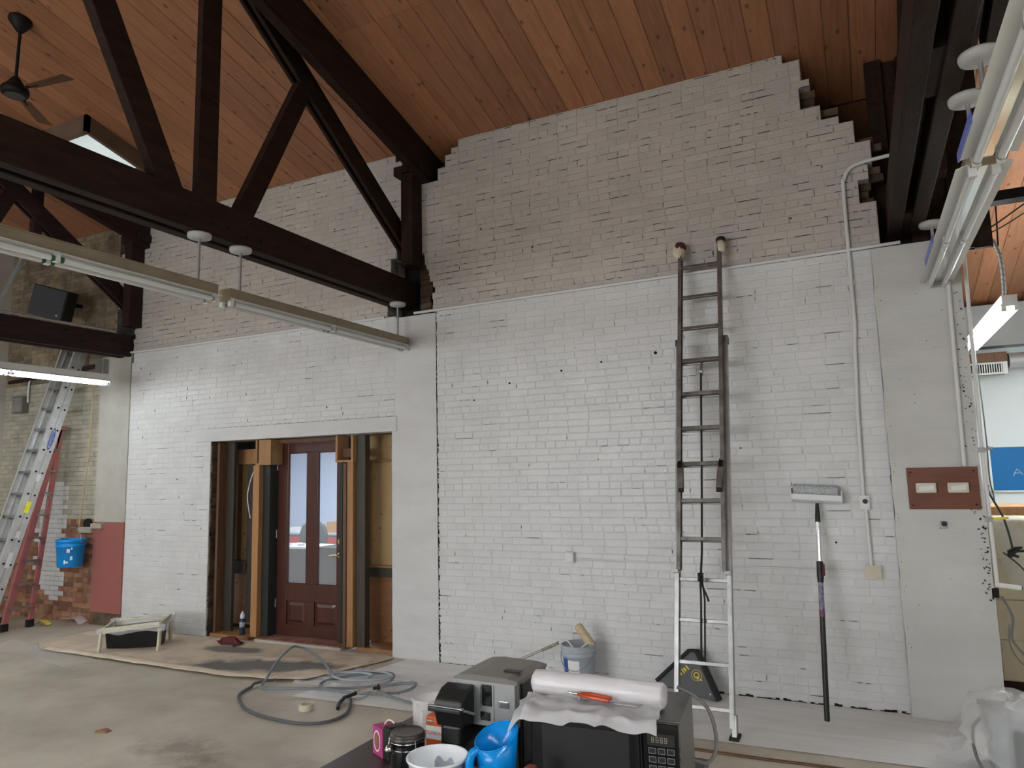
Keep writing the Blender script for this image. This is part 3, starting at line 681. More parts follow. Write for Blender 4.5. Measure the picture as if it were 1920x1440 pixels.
# ================================================================== FLUORESCENT FIXTURES
def fixture(x, y0, y1, z, lit, label, group, rods=(), z_top=3.83, caps='steel', wings=True):
    ym = (y0 + y1) / 2
    t = thing('fluorescent_fixture', label, 'light', (x, ym, z), group)
    tubem = MAT['tube_room' if not wings else ('tube_dim' if x < -8 else 'tube_on')] if lit else MAT['tube_off']
    MB().box((x - .055, y0, z + .045), (x + .055, y1, z + .115)).build('channel', MAT['white_metal'] if lit else MAT['tan_metal'], t, bevel=.004)
    MB().box((x - .062, y0, z + .113), (x + .062, y1, z + .122)).build('cover_plate', MAT['white_metal'] if lit else MAT['tan_metal'], t)
    for s_ in ((-1, 1) if wings else ()):
        MB().prism([(.020, .040), (.055, .043), (.118, .026), (.118, .023), (.055, .038), (.020, .036)], (x, y0 + .004, z), (s_, 0, 0), (0, 0, 1), (0, 1, 0), y1 - y0 - .008).build('reflector', MAT['white_metal'], t)
    MB().box((x - .020, y0, z + .022), (x + .020, y1, z + .042)).build('centre_ridge', MAT['mirror'] if not lit else MAT['white_metal'], t)
    for s_ in (-1, 1):
        for (a, b) in ((y0 + .035, ym - .02), (ym + .02, y1 - .035)):
            tb = MB().cyl((x + s_*.048, a, z), (x + s_*.048, b, z), .0185, n=14).build('tube', tubem, t)
            for yy, dd in ((a, .02), (b, -.02)):
                MB().cyl((x + s_*.048, yy - .001 * (1 if dd > 0 else -1), z), (x + s_*.048, yy + dd, z), .0195, n=14).build('end_cap', MAT[caps if (yy not in (y0 + .035, y1 - .035)) else 'steel'], tb)
        for yy in (y0 + .018, ym, y1 - .018):
            MB().box((x + s_*.048 - .018, yy - .014, z - .022), (x + s_*.048 + .018, yy + .014, z + .045)).build('lampholder', MAT['white_metal'], t)
    for yy in (y0, y1):
        MB().box((x - .058, yy - .004, z + .02), (x + .058, yy + .004, z + .116)).build('end_plate', MAT['tan_metal'] if not lit else MAT['white_metal'], t)
    for ry in rods:
        MB().cyl((x, ry, z + .12), (x, ry, z_top - .03), .011, n=10).build('rod', MAT['steel'], t)
        MB().lathe([(.0, -.045), (.05, -.043), (.085, -.032), (.090, -.012), (.088, .0), (0, 0)], (x, ry, z_top), n=24).build('canopy', MAT['canopy'], t)
    return t
G = 'ceiling fluorescent fixtures'
ZF = 3.33
fixture(-4.49, -2.52, -0.02, ZF, False, 'unlit tan fluorescent fixture under the middle truss, section ending at the wall', G, (-2.37, -0.14))
fixture(-4.49, -5.12, -2.64, ZF, False, 'unlit tan fluorescent fixture under the middle truss, section running out of frame at left', G, (-2.78, -4.9), caps='green')
def film(t, x, y0, y1, z):
    MB().prism([(-.118, .022), (-.1205, .022), (-.1205, .027), (-.118, .027)], (x, y0, z), (1, 0, 0), (0, 0, 1), (0, 1, 0), y1 - y0).build('protective_film', MAT['film_blue'], t)
    MB().box((x - .126, y0, z + .005), (x - .119, y1, z + .05)).build('protective_film', MAT['film_blue'], t)
t = fixture(.64, -2.56, -.10, ZF, False, 'unlit fluorescent fixture under the right truss, section ending at the end pilaster', G, (-2.30, -.13)); film(t, .64, -1.35, -.75, ZF)
t = fixture(.64, -5.12, -2.66, ZF, False, 'unlit fluorescent fixture under the right truss, nearest section at the top right corner', G, (-2.74, -4.9)); film(t, .64, -3.15, -2.70, ZF)
fixture(-8.98, -2.92, -0.42, 3.24, True, 'glowing fluorescent fixture at left above the aluminium ladder', G, (-2.7, -1.95), z_top=3.68)
fixture(1.30, 1.05, 3.60, 3.29, True, 'glowing fluorescent strip hanging in the right-hand room', G, (), wings=False)
for x_ in (3.1,): fixture(x_, 1.05, 3.60, 3.29, True, 'lit fluorescent strip further along the right-hand room, out of the picture', 'lit strips of the right-hand room', (1.3, 3.3), z_top=4.6, wings=False)
G2 = 'lit fluorescent rows out of view'
i = 0
for (x, ys) in ((-8.98, (-5.45,)), (5.30, (-7.7, -10.2)), (-4.49, (-7.75, -10.2, -12.8)), (.64, (-7.75, -10.2, -12.8))):
    for y in ys: fixture(x, y, y + 2.46, 3.30, True, 'lit fluorescent fixture hanging in a row behind or beside the camera, out of the picture', G2, (y + .2, y + 2.2), z_top=3.83 if x > -8 else 3.68)

# hanger gear of the lamp in the right-hand room
hg = thing('lamp_hanger', 'black rod, strut and coiled armoured cable carrying the right-hand room lamp', 'hanger', (1.30, 1.35, 3.42))
MB().bar((1.12, 1.35, 4.44), (1.44, 1.35, 4.44), .02, .02).build('strut_channel', MAT['iron'], hg)
MB().cyl((1.33, 1.35, 4.45), (1.31, 1.35, 3.95), .007, n=8).build('hanger_rod', MAT['iron'], hg)
pts = catmull([(1.02, 1.35, 4.20), (1.14, 1.35, 4.16), (1.26, 1.35, 4.02), (1.315, 1.35, 3.85), (1.32, 1.35, 3.6), (1.31, 1.35, 3.42)], 6)
MB().tube(pts, .017, 8).build('armoured_cable', MAT['steel'], hg)
co = []
for i in range(90):
    q = pts[min(len(pts)-1, int(6 + i / 90 * (len(pts) - 7)))]; p2 = pts[min(len(pts)-1, int(6 + i / 90 * (len(pts) - 7)) + 1)]
    fr = (6 + i / 90 * (len(pts) - 7)) % 1; c = q.lerp(p2, fr); co.append(c + Vector((.021 * math.cos(i * 1.3), .021 * math.sin(i * 1.3), 0)))
MB().tube(co, .0035, 4).build('coil', MAT['dark_pipe'], hg)

# ================================================================== CONDUITS ON THE WALL
def conduit(name, pts, r, mt, label, cat='pipe', clips=()):
    pts = [Vector(p) for p in pts]
    t = thing(name, label, cat, pts[0])
    MB().tube(pts, r, 10).build('pipe', mt, t)
    for c in clips: MB().box((c[0]-.03, c[1]-.002, c[2]-.016), (c[0]+.03, c[1]+.022, c[2]+.016)).build('clip', mt, t)
    return t
conduit('electrical_conduit', [(-9.3, -.022, 3.74), (-8.4, -.022, 3.725), (-6.5, -.022, 3.725), (-4.75, -.024, 3.722)], .015, MAT['paint_pipe'], 'long white horizontal conduit on the brick left of the middle truss', clips=[(-6.0, -.02, 3.725), (-8.2, -.02, 3.725)])
conduit('electrical_conduit', [(-4.35, -.024, 3.722), (-2.5, -.022, 3.725), (-1.0, -.022, 3.728), (.30, -.022, 3.735), (.42, -.022, 3.737)], .015, MAT['paint_pipe'], 'long white horizontal conduit on the brick right of the middle truss', clips=[(-3.0, -.02, 3.725), (-.45, -.02, 3.73)])
bend = catmull([(.035, -.024, 3.1), (.035, -.024, 4.22), (.048, -.024, 4.36), (.10, -.024, 4.445), (.19, -.024, 4.475), (.36, -.022, 4.49), (.56, -.02, 4.50)], 6)
conduit('electrical_conduit', [(-.012, -.024, 1.66), (.0, -.024, 2.4), (.02, -.024, 2.9)] + list(bend), .0165, MAT['paint_pipe'], 'white vertical conduit bending right at the top, beside the end pilaster', clips=[(.03, -.02, 3.45)])
conduit('electrical_conduit', [(.0, -.024, 1.60), (.004, -.024, 1.10)], .0145, MAT['paint_pipe'], 'short white conduit between the round outlet and the square junction box')
conduit('electrical_conduit', [(.70, -.102, 1.90), (.705, -.102, 2.4), (.712, -.102, 3.0), (.718, -.102, 3.34)], .016, MAT['paint_pipe'], 'white vertical conduit on the end pilaster rising from the brown board')
conduit('electrical_conduit', [(.835, -.06, 1.02), (.83, -.06, 2.0), (.84, -.06, 3.0), (.85, -.06, 3.72)], .014, MAT['paint_pipe'], 'white conduit along the broken corner of the end pilaster')
conduit('wire_moulding', [(-2.53, -.008, 1.10), (-1.3, -.008, 1.085), (-.06, -.008, 1.075)], .007, MAT['paint_pipe'], 'thin white wire moulding running low along the brick to the junction box')
def jbox(name, x, z, w, h, d, label, face=None, mt='white_plastic', y=0.0):
    t = thing(name, label, 'box', (x, y, z))
    MB().box((x - w/2, y - d, z - h/2), (x + w/2, y, z + h/2)).build('body', MAT[mt], t, bevel=.005)
    MB().box((x - w/2 + .004, y - d - .003, z - h/2 + .004), (x + w/2 - .004, y - d, z + h/2 - .004)).build('cover', MAT['tape' if face == 'tape' else mt], t, bevel=.002)
    if face == 'round': MB().cyl((x + .005, y - d - .003, z + .01), (x + .005, y - d - .010, z + .01), .020, n=16).build('outlet', MAT['black'], t)
    for dz in (-h*.36, h*.36): MB().cyl((x + w*.3, y - d - .006, z + dz), (x + w*.3, y - d - .002, z + dz), .005, n=8).build('screw', MAT['steel'], t)
    return t
jbox('outlet_box', -.005, 1.625, .075, .115, .045, 'white outlet box with a round black socket right of the roller pole', 'round')
jbox('junction_box', .015, 1.075, .12, .105, .05, 'square white junction box with taped cover beside the end pilaster', 'tape')
jbox('junction_box', -2.585, 1.115, .085, .10, .045, 'small white painted box on the brick left of the tall ladder', None, 'paint_pipe')
jbox('switch_box', .525, 1.455, .05, .055, .018, 'tiny grey metal box with a black knob under the brown board', 'round', 'steel', y=-.08)
# brown board with two taped-over switches
bd = thing('switch_board', 'red brown wooden board with two taped switch plates on the end pilaster', 'board', (.545, -.08, 1.735))
MB().box((.308, -.10, 1.575), (.783, -.08, 1.895)).build('backboard', MAT['board_red'], bd, bevel=.003)
for x0 in (.362, .575):
    p = MB().box((x0, -.135, 1.70), (x0 + .138, -.10, 1.778)).build('switch_cover', MAT['tape'], bd, bevel=.008)
    r = random.Random(int(x0*100))
    MB().obox((x0 + .07, -.1365, 1.737), (1, 0, .1), (0, 1, 0), (-.1, 0, 1), (.05, .0015, .018)).build('tape_strip', MAT['label_white'], p)
for (x, z) in ((.335, 1.86), (.755, 1.865), (.335, 1.605), (.755, 1.61)): MB().cyl((x, -.103, z), (x, -.099, z), .007, n=8).build('screw', MAT['pit'], bd)
# conduit clips and a cut pipe stub at the broken corner
for z, lb in ((2.02, 'small grey pipe clamp high on the broken pilaster corner'), (1.50, 'yellow-tipped pipe clamp sticking out of the pilaster corner')):
    t = thing('pipe_clamp', lb, 'clamp', (.83, -.08, z))
    MB().box((.80, -.09, z - .018), (.85, -.05, z + .018)).build('strap', MAT['steel'], t, bevel=.003)
    MB().cyl((.85, -.07, z), (.95 if z < 1.9 else .90, -.07, z + .012), .010, n=8).build('bolt', MAT['yellow'] if z < 1.9 else MAT['steel'], t)
t = thing('pipe_stub', 'cut white pipe end and broken socket at the pilaster corner', 'pipe', (.83, -.07, 1.02))
MB().cyl((.82, -.07, 1.02), (.98, -.09, 1.005), .017, n=12).build('pipe', MAT['paint_pipe'], t)
MB().cyl((.979, -.0899, 1.0051), (.985, -.0905, 1.0045), .011, n=12).build('bore', MAT['pit'], t)
MB().box((.795, -.086, .925), (.84, -.05, .995)).build('socket', MAT['pit'], t, bevel=.006)
# left bay: boxes, dark beam ledger and pipes
t = thing('junction_box', 'grey metal box at the top of the bare pilaster', 'box', (-9.66, -.05, 3.55))
MB().box((-9.76, -.10, 3.46), (-9.58, -.012, 3.68)).build('body', MAT['steel'], t, bevel=.006); MB().box((-9.75, -.105, 3.47), (-9.59, -.10, 3.67)).build('cover', MAT['dark_pipe'], t)
t = thing('switch_box', 'dark grey box on the bare brick left of the aluminium ladder', 'box', (-11.5, -.05, 3.2))
MB().box((-11.72, -.10, 3.02), (-11.46, .006, 3.28)).build('body', MAT['dark_pipe'], t, bevel=.006); MB().box((-11.70, -.106, 3.04), (-11.48, -.10, 3.26)).build('cover', MAT['steel'], t)
conduit('electrical_conduit', catmull([(-11.44, -.03, 3.18), (-11.44, -.03, 3.42), (-11.41, -.03, 3.52), (-11.30, -.03, 3.56)], 5), .014, MAT['paint_pipe'], 'short bent white conduit under the left lamp')
conduit('electrical_conduit', [(-10.42, -.03, 3.95), (-10.42, -.03, 3.30)], .012, MAT['dark_pipe'], 'dark vertical pipe on the dark brick above the left lamp')
conduit('steam_pipe', [(-11.9, -.06, 3.52), (-9.8, -.06, 3.60)], .028, MAT['timber_red'], 'dark reddish pipe running behind the left lamp')
conduit('rope', [(-9.79, -.09, 3.30), (-9.80, -.09, 2.4), (-9.87, -.14, 1.34)], .009, MAT['rope'], 'tan rope from which the blue pail hangs', 'rope')
conduit('wire_moulding', [(-9.05, -.3, 3.985), (-9.06, -1.0, 3.985), (-9.05, -2.3, 3.985)], .014, MAT['steel'], 'thin grey conduit lying along the top of the left truss')
# ================================================================== DOORWAY
YD = 0.25
door = struct(MB().box((-6.58, YD, .048), (-6.42, YD + .045, 2.36)).build('door_1', MAT['mahogany'], bevel=.003))
def dpart(name, a, b, mt='mahogany', bevel=.003, parent=None): return MB().box(a, b).build(name, MAT[mt], parent or door, bevel=bevel)
dpart('stile', (-5.64, YD, .048), (-5.53, YD + .045, 2.36)); dpart('stile', (-6.11, YD, .66), (-5.945, YD + .045, 2.245))
dpart('rail', (-6.42, YD, 2.245), (-5.64, YD + .045, 2.36)); dpart('rail', (-6.42, YD, .46), (-5.64, YD + .045, .66)); dpart('rail', (-6.42, YD, .048), (-5.64, YD + .045, .18)); dpart('stile', (-6.12, YD, .18), (-5.985, YD + .045, .46))
for (a, b) in ((-6.42, -6.11), (-5.945, -5.64)):
    dpart('pane', (a, YD + .02, .66), (b, YD + .026, 2.245), 'glass', 0)
    for (p, q) in (((a, YD + .004, .66), (a + .014, YD + .02, 2.245)), ((b - .014, YD + .004, .66), (b, YD + .02, 2.245)), ((a, YD + .004, 2.23), (b, YD + .02, 2.245)), ((a, YD + .004, .66), (b, YD + .02, .674))): dpart('bead', p, q, bevel=0)
for (a, b) in ((-6.42, -6.12), (-5.985, -5.64)):
    dpart('panel_field', (a, YD + .02, .18), (b, YD + .035, .46), bevel=0)
    z0, z1, e, f = .205, .435, .025, .055
    P = MB(); P.hexa([(a+e, YD+.020, z0), (b-e, YD+.020, z0), (b-e, YD+.020, z1), (a+e, YD+.020, z1), (a+f, YD+.004, z0+.03), (b-f, YD+.004, z0+.03), (b-f, YD+.004, z1-.03), (a+f, YD+.004, z1-.03)])
    P.build('raised_panel', MAT['mahogany'], door)
hd = MB().cyl((-5.60, YD, 1.02), (-5.60, YD - .012, 1.02), .032, n=20).build('door_handle', MAT['brass'], door)
MB().tube(catmull([(-5.60, YD - .01, 1.02), (-5.60, YD - .045, 1.02), (-5.63, YD - .05, 1.02), (-5.72, YD - .048, 1.012)], 5), .009, 8).build('lever', MAT['brass'], hd)
MB().cyl((-5.59, YD, 1.175), (-5.59, YD - .016, 1.175), .034, n=20).build('deadbolt', MAT['brass'], door)
for z in (2.08, 1.25, .42): MB().cyl((-6.585, YD - .008, z - .05), (-6.585, YD - .008, z + .05), .008, n=8).build('hinge', MAT['steel'], door)
dj = thing('door_jamb', 'dark green black door jamb with stop framing the mahogany door', 'door frame', (-6.05, .22, 0))
MB().box((-6.70, .12, .05), (-6.59, .34, 2.38)).build('side_jamb', MAT['dark_green'], dj); MB().box((-5.52, .14, .05), (-5.475, .34, 2.38)).build('side_jamb', MAT['dark_green'], dj)
MB().box((-6.70, .16, 2.365), (-5.475, .34, 2.41)).build('head_jamb', MAT['brown_stud'], dj)
# framing timbers: every stud is a thing of its own
def stud(name, a, b, mt, label, grp='rough framing of the doorway', bv=.003):
    c = ((a[0]+b[0])/2, (a[1]+b[1])/2, min(a[2], b[2]))
    return tag(MB().box(a, b).build(name, MAT[mt], loc=c, bevel=bv), label, 'lumber', grp)
stud('wall_stud', (-7.44, .06, .04), (-7.40, .20, 2.41), 'brown_stud', 'thin brown stud against the bare brick side of the doorway')
stud('wall_stud', (-7.40, .18, .04), (-7.27, .23, 2.41), 'grey_stud', 'dark weathered stud just right of the bare brick reveal')
stud('wall_stud', (-6.80, .05, .04), (-6.70, .22, 2.10), 'stud', 'pale yellow stud left of the mahogany door')
stud('wall_stud', (-7.53, .39, .90), (-7.415, .48, 2.12), 'brown_stud', 'short brown stud left of the narrow pale board')
stud('wall_stud', (-7.24, .38, .12), (-7.14, .50, 2.12), 'grey_stud', 'dark grey stud behind the spray can')
stud('header_block', (-7.40, .36, 2.125), (-6.82, .50, 2.32), 'stud', 'yellow header block bridging the left side bay')
stud('rail_block', (-7.62, .38, .72), (-7.22, .50, .885), 'grey_stud', 'dark horizontal rail in the left side bay')
stud('bottom_plate', (-7.45, .02, .0), (-6.80, .42, .045), 'stud', 'yellow bottom plate under the left side bay')
stud('bottom_plate', (-5.25, .10, .0), (-4.68, .42, .04), 'stud', 'yellow bottom plate under the right side bay')
stud('wall_stud', (-5.335, .05, .04), (-5.25, .20, 2.10), 'stud', 'pale yellow stud right of the mahogany door')
stud('edge_trim', (-5.39, .045, .02), (-5.345, .06, 2.09), 'brown_stud', 'thin split trim strip beside the right door stud')
stud('wall_stud', (-5.245, .10, .04), (-5.12, .19, 2.41), 'grey_stud', 'dark weathered stud between door and right side bay')
stud('rail_block', (-5.34, .38, .77), (-4.68, .48, .875), 'grey_stud', 'dark horizontal rail in the right side bay')
stud('ledge_strip', (-5.32, .35, .878), (-4.68, .42, .90), 'stud', 'yellow ledge strip over the dark rail of the right bay')
stud('ledge_strip', (-5.30, .37, 2.10), (-4.68, .42, 2.125), 'stud', 'thin yellow strip across the top of the right bay')
stud('wall_stud', (-5.325, .37, .90), (-5.285, .42, 2.10), 'stud', 'slim yellow strip at the left edge of the right pale board')
for n, (a, b, cx, lb) in enumerate(((-6.76, -6.50, -6.72, 'open yellow box of blocking at the top left of the door'), (-5.50, -5.245, -5.29, 'open yellow box of blocking at the top right of the door'))):
    t = thing('blocking_box', lb, 'lumber', ((a+b)/2, .12, 2.10), 'rough framing of the doorway')
    MB().box((a, .04, 2.10), (b, .24, 2.125)).build('bottom_board', MAT['stud'], t); MB().box((a, .04, 2.125), (a + .03, .24, 2.41)).build('side_board', MAT['stud'], t)
    MB().box((b - .03, .04, 2.125), (b, .24, 2.41)).build('side_board', MAT['stud'], t); MB().box((a + .03, .12, 2.16), (b - .03, .22, 2.26)).build('inner_block', MAT['brown_stud'], t)
    if n == 0: MB().box((b - .20, .035, 2.10), (b, .045, 2.41)).build('face_board', MAT['stud'], t)
def board(name, a, b, mt, label): return tag(MB().box(a, b).build(name, MAT[mt], loc=((a[0]+b[0])/2, a[1], a[2])), label, 'board', 'boards closing the doorway sides')
board('infill_board', (-7.415, .46, .88), (-7.20, .48, 2.13), 'ply', 'narrow pale yellow board in the left side bay')
board('plywood_panel', (-7.62, .44, .08), (-7.20, .46, .72), 'ply_brown', 'brown plywood low in the left side bay')
board('infill_board', (-5.33, .43, .88), (-4.60, .45, 2.11), 'ply', 'tall pale yellow board in the right side bay')
board('infill_board', (-5.33, .45, 2.11), (-4.60, .47, 2.45), 'ply', 'short pale yellow board at the top of the right side bay')
board('plywood_panel', (-5.36, .43, .03), (-4.60, .45, .78), 'ply_brown', 'orange brown plywood low in the right side bay')
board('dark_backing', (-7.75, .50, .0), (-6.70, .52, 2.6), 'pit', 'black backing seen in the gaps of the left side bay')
struct(MB().box((-7.75, .2, 2.42), (-4.6, .52, 2.46)).build('trim_9', MAT['brown_stud']))
# quarry tile threshold, each tile a piece
th = thing('tile_threshold', 'sloping red quarry tile threshold in front of the mahogany door', 'threshold', (-6.05, .12, 0))
MB().box((-6.68, .0, .0), (-5.38, .36, .036)).build('bed', MAT['concrete_grey'], th)
for ix in range(8):
    for iy in range(2):
        MB().box((-6.67 + ix*.16, .008 + iy*.16, .034), (-6.67 + ix*.16 + .153, .008 + iy*.16 + .153, .047)).build('tile', MAT['quarry'], th, bevel=.002)
# spray can
sc = thing('spray_can', 'dark blue spray can with white cap on the left bottom plate', 'can', (-6.98, .10, .045))
MB().lathe([(0, 0), (.031, 0), (.033, .01), (.033, .17), (.026, .19), (0, .19)], (-6.98, .10, .045), n=20).build('can', mat('can_blue', (.03, .04, .07), rough=.3, metal=.3), sc)
MB().lathe([(.0332, .09), (.0335, .09), (.0335, .15), (.0332, .15)], (-6.98, .10, .045), n=20).build('label_band', MAT['grey_plastic'], sc)
MB().lathe([(.024, .19), (.028, .195), (.026, .24), (.012, .26), (.009, .275), (0, .275)], (-6.98, .10, .045), n=20).build('cap', MAT['white_plastic'], sc)
conduit('loose_cable', catmull([(-6.83, .10, 2.05), (-6.87, .07, 1.9), (-6.90, .06, 1.72), (-6.87, .06, 1.55), (-6.83, .05, 1.45)], 6), .006, MAT['label_white'], 'white cable looped in front of the left door stud', 'cable')

# ---- office seen through the door glass
struct(MB().box((-11.6, 5.45, 0), (-4.9, 5.6, 2.8)).build('wall_office_rear', MAT['office_wall']))
struct(MB().box((-11.7, .6, 0), (-11.6, 5.6, 2.8)).build('wall_office_left', MAT['office_wall']))
struct(MB().box((-4.9, .6, 0), (-4.8, 5.6, 2.8)).build('wall_office_right', MAT['office_wall']))
struct(MB().box((-11.7, .3, 2.8), (-4.8, 5.6, 2.9)).build('ceiling_office', MAT['office_wall']))
bn = thing('workbench', 'red fronted workbench along the office wall seen through the door glass', 'bench', (-9.6, 4.6, 0))
MB().box((-11.2, 4.3, .82), (-7.6, 5.1, .87)).build('top', MAT['grey_plastic'], bn); MB().box((-11.2, 4.28, .62), (-7.6, 4.30, .80)).build('front_apron', MAT['red_top'], bn)
MB().box((-11.2, 4.29, .80), (-7.6, 4.32, .84)).build('front_edge', MAT['dark_grey'], bn)
for x in (-11.1, -7.7):
    for y in (4.36, 5.02): MB().box((x - .03, y - .03, 0), (x + .03, y + .03, .82)).build('leg', MAT['dark_grey'], bn)
for n, (x, y, w, h, m_) in enumerate(((-10.35, 4.45, .35, .09, 'label_white'), (-9.45, 4.5, .42, .20, 'stud'), (-9.95, 4.6, .22, .14, 'steel'), (-8.85, 4.5, .25, .22, 'grey_plastic'), (-9.02, 4.38, .14, .07, 'label_white'))):
    tag(MB().box((x, y, .87), (x + w, y + .2, .87 + h)).build('bench_box', MAT[m_], loc=(x + w/2, y + .1, .87), bevel=.004), ('white paper stack at the left end', 'tan carton', 'grey metal box left of the tan carton', 'blue grey crate at the right end', 'small white carton before the crate')[n] + ' on the office workbench behind glass', 'box', 'things on the office bench')
dk = thing('desk', 'dark desk with a pale top cluttered with pads behind the door glass', 'desk', (-8.4, 3.1, 0))
MB().box((-9.5, 2.85, .745), (-8.30, 3.4, .78)).build('top', MAT['label_white'], dk); MB().box((-8.30, 2.85, .745), (-7.2, 3.4, .78)).build('top_extension', MAT['dark_green'], dk)
MB().box((-9.45, 2.9, .12), (-7.25, 2.92, .745)).build('modesty_panel', MAT['dark_grey'], dk)
for x in (-9.45, -7.25): MB().box((x - .02, 2.9, 0), (x + .02, 3.35, .745)).build('side_panel', MAT['dark_grey'], dk)
for n in range(5): tag(MB().obox((-9.0 + n*.15, 3.0 + (n % 2)*.1, .80), (1, .3*n, 0), (-.3*n, 1, 0), (0, 0, 1), (.055, .04, .018)).build('paper_pad', MAT['label_white' if n % 2 else 'grey_plastic'], loc=(-9.0 + n*.15, 3.0 + (n % 2)*.1, .781)), ('grey tape dispenser at the left', 'white pad next to the grey dispenser', 'grey pad in the middle', 'white pad right of the middle', 'grey pad nearest the door stile')[n] + ' of the pale office desk top', 'pad', 'pads on the office desk')
oc = thing('office_chair', 'dark grey office chair with rounded back behind the door glass', 'chair', (-9.0, 3.8, 0))
poly = [(-.30, 0), (.30, 0), (.31, .22), (.26, .36), (.12, .45), (-.12, .45), (-.26, .36), (-.31, .22)]
MB().prism(poly, (-9.0, 3.60, .70), (1, 0, 0), (0, 0, 1), (0, 1, 0), .07).build('backrest', MAT['dark_grey'], oc, bevel=.02)
MB().box((-9.25, 3.66, .45), (-8.75, 4.10, .53)).build('seat', MAT['dark_grey'], oc, bevel=.03); MB().cyl((-9.0, 3.88, .08), (-9.0, 3.88, .45), .03).build('gas_column', MAT['black'], oc)
for a in range(5): MB().bar((-9.0, 3.88, .08), (-9.0 + .28*math.cos(a*1.2566), 3.88 + .28*math.sin(a*1.2566), .05), .04, .04).build('base_arm', MAT['black'], oc)
MB().box((-9.03, 3.64, .5), (-8.97, 3.68, .75)).build('back_post', MAT['black'], oc)

# ================================================================== TALL EXTENSION LADDER
LA = 0.2445
lz = Vector((0, math.sin(LA), math.cos(LA))); ln = Vector((0, -math.cos(LA), math.sin(LA)))   # along the ladder, and out of it toward the room
L0 = Vector((-1.18, -1.025, 0))
def LP(x, s, o=0.0): return L0 + Vector((x, 0, 0)) + lz * s + ln * o
ld = thing('extension_ladder', 'tall worn aluminium extension ladder leaning against the white brick wall', 'ladder', L0)
def cchan(x, s0, s1, o0, o1, inw, mt, name):
    """C-shaped rail: web plus two flanges turned inwards"""
    m_ = MB(); t_ = .004
    def slab(xa, xb, oa, ob): m_.hexa([LP(xa, s0, oa), LP(xb, s0, oa), LP(xb, s0, ob), LP(xa, s0, ob), LP(xa, s1, oa), LP(xb, s1, oa), LP(xb, s1, ob), LP(xa, s1, ob)])
    slab(x - t_/2, x + t_/2, o0, o1); slab(min(x, x + inw*.03), max(x, x + inw*.03), o0, o0 + t_); slab(min(x, x + inw*.03), max(x, x + inw*.03), o1 - t_, o1)
    return m_.build(name, mt, ld)
for s_ in (-1, 1):
    cchan(s_*.215, .07, 3.10, -.035, .035, -s_, MAT['alu'], 'base_rail')
    cchan(s_*.188, 1.16, 4.04, .04, .10, -s_, MAT['alu_old'], 'fly_rail')
for i in range(13):
    s = .4886 + .3048 * (i - 1)
    if s < 1.16:
        MB().bar(LP(-.213, s), LP(.213, s), .034, .03, up=lz).build('rung', MAT['alu'], ld, bevel=.004)
    else:
        MB().bar(LP(-.186, s, .07), LP(.186, s, .07), .034, .03, up=lz).build('rung', MAT['alu_old'], ld, bevel=.004)
        if s < 3.05: MB().bar(LP(-.213, s, -.0), LP(.213, s, -.0), .03, .028, up=lz).build('rung', MAT['alu'], ld, bevel=.004)
for s_ in (-1, 1):
    lk = MB().bar(LP(s_*.165, 2.02, .09), LP(s_*.150, 1.80, .12), .022, .05, up=(1, 0, 0)).build('rung_lock', MAT['alu_old'], ld, bevel=.003)
    MB().bar(LP(s_*.165, 2.04, .07), LP(s_*.165, 1.98, .13), .03, .03).build('lock_hook', MAT['iron'], lk)
    MB().bar(LP(s_*.150, 1.82, .115), LP(s_*.150, 1.77, .12), .026, .04, up=(1, 0, 0)).build('lock_foot', MAT['rubber'], lk)
    ft = MB().obox(LP(s_*.215, .07, 0), (1, 0, 0), lz, ln, (.018, .09, .03)).build('shoe_bracket', MAT['alu'], ld, bevel=.003)
    MB().box((L0.x + s_*.215 - .035, L0.y - .055, .0), (L0.x + s_*.215 + .035, L0.y + .075, .022)).build('rubber_pad', MAT['rubber'], ft, bevel=.004)
    MB().obox(LP(s_*.203, 3.12, 0), (1, 0, 0), lz, ln, (.022, .03, .04)).build('rail_guide', MAT['alu_old'], ld)
    MB().obox(LP(s_*.20, 1.15, .05), (1, 0, 0), lz, ln, (.022, .012, .05)).build('rail_guide', MAT['steel'], ld)
# cloth mitts on the rail tips
r = random.Random(2)
mL = MB(); pr_ = [(0, -.10), (.034, -.09), (.048, -.05), (.055, 0), (.05, .05), (.03, .075), (0, .08)]
mL.lathe(pr_, LP(-.188, 4.03, .07), n=14, axis=lz)
mL.v = [tuple(Vector(v) + Vector((r.uniform(-.008, .008), r.uniform(-.008, .008), r.uniform(-.006, .006)))) for v in mL.v]
mo = mL.build('mitt', MAT['tape'], ld); MB().lathe([(.052, -.01), (.058, .02), (.045, .06), (.0, .082)], LP(-.180, 4.035, .07), n=14, axis=lz).build('mitt_cap', MAT['rag'], mo)
mo = MB().lathe([(0, -.09), (.036, -.08), (.04, -.02), (.036, .03), (0, .035)], LP(.188, 4.03, .07), n=14, axis=lz).build('mitt', MAT['tape'], ld)
MB().lathe([(.0, .02), (.042, .024), (.044, .055), (.03, .07), (0, .072)], LP(.188, 4.03, .07), n=14, axis=lz).build('mitt_cap', MAT['rubber'], mo)
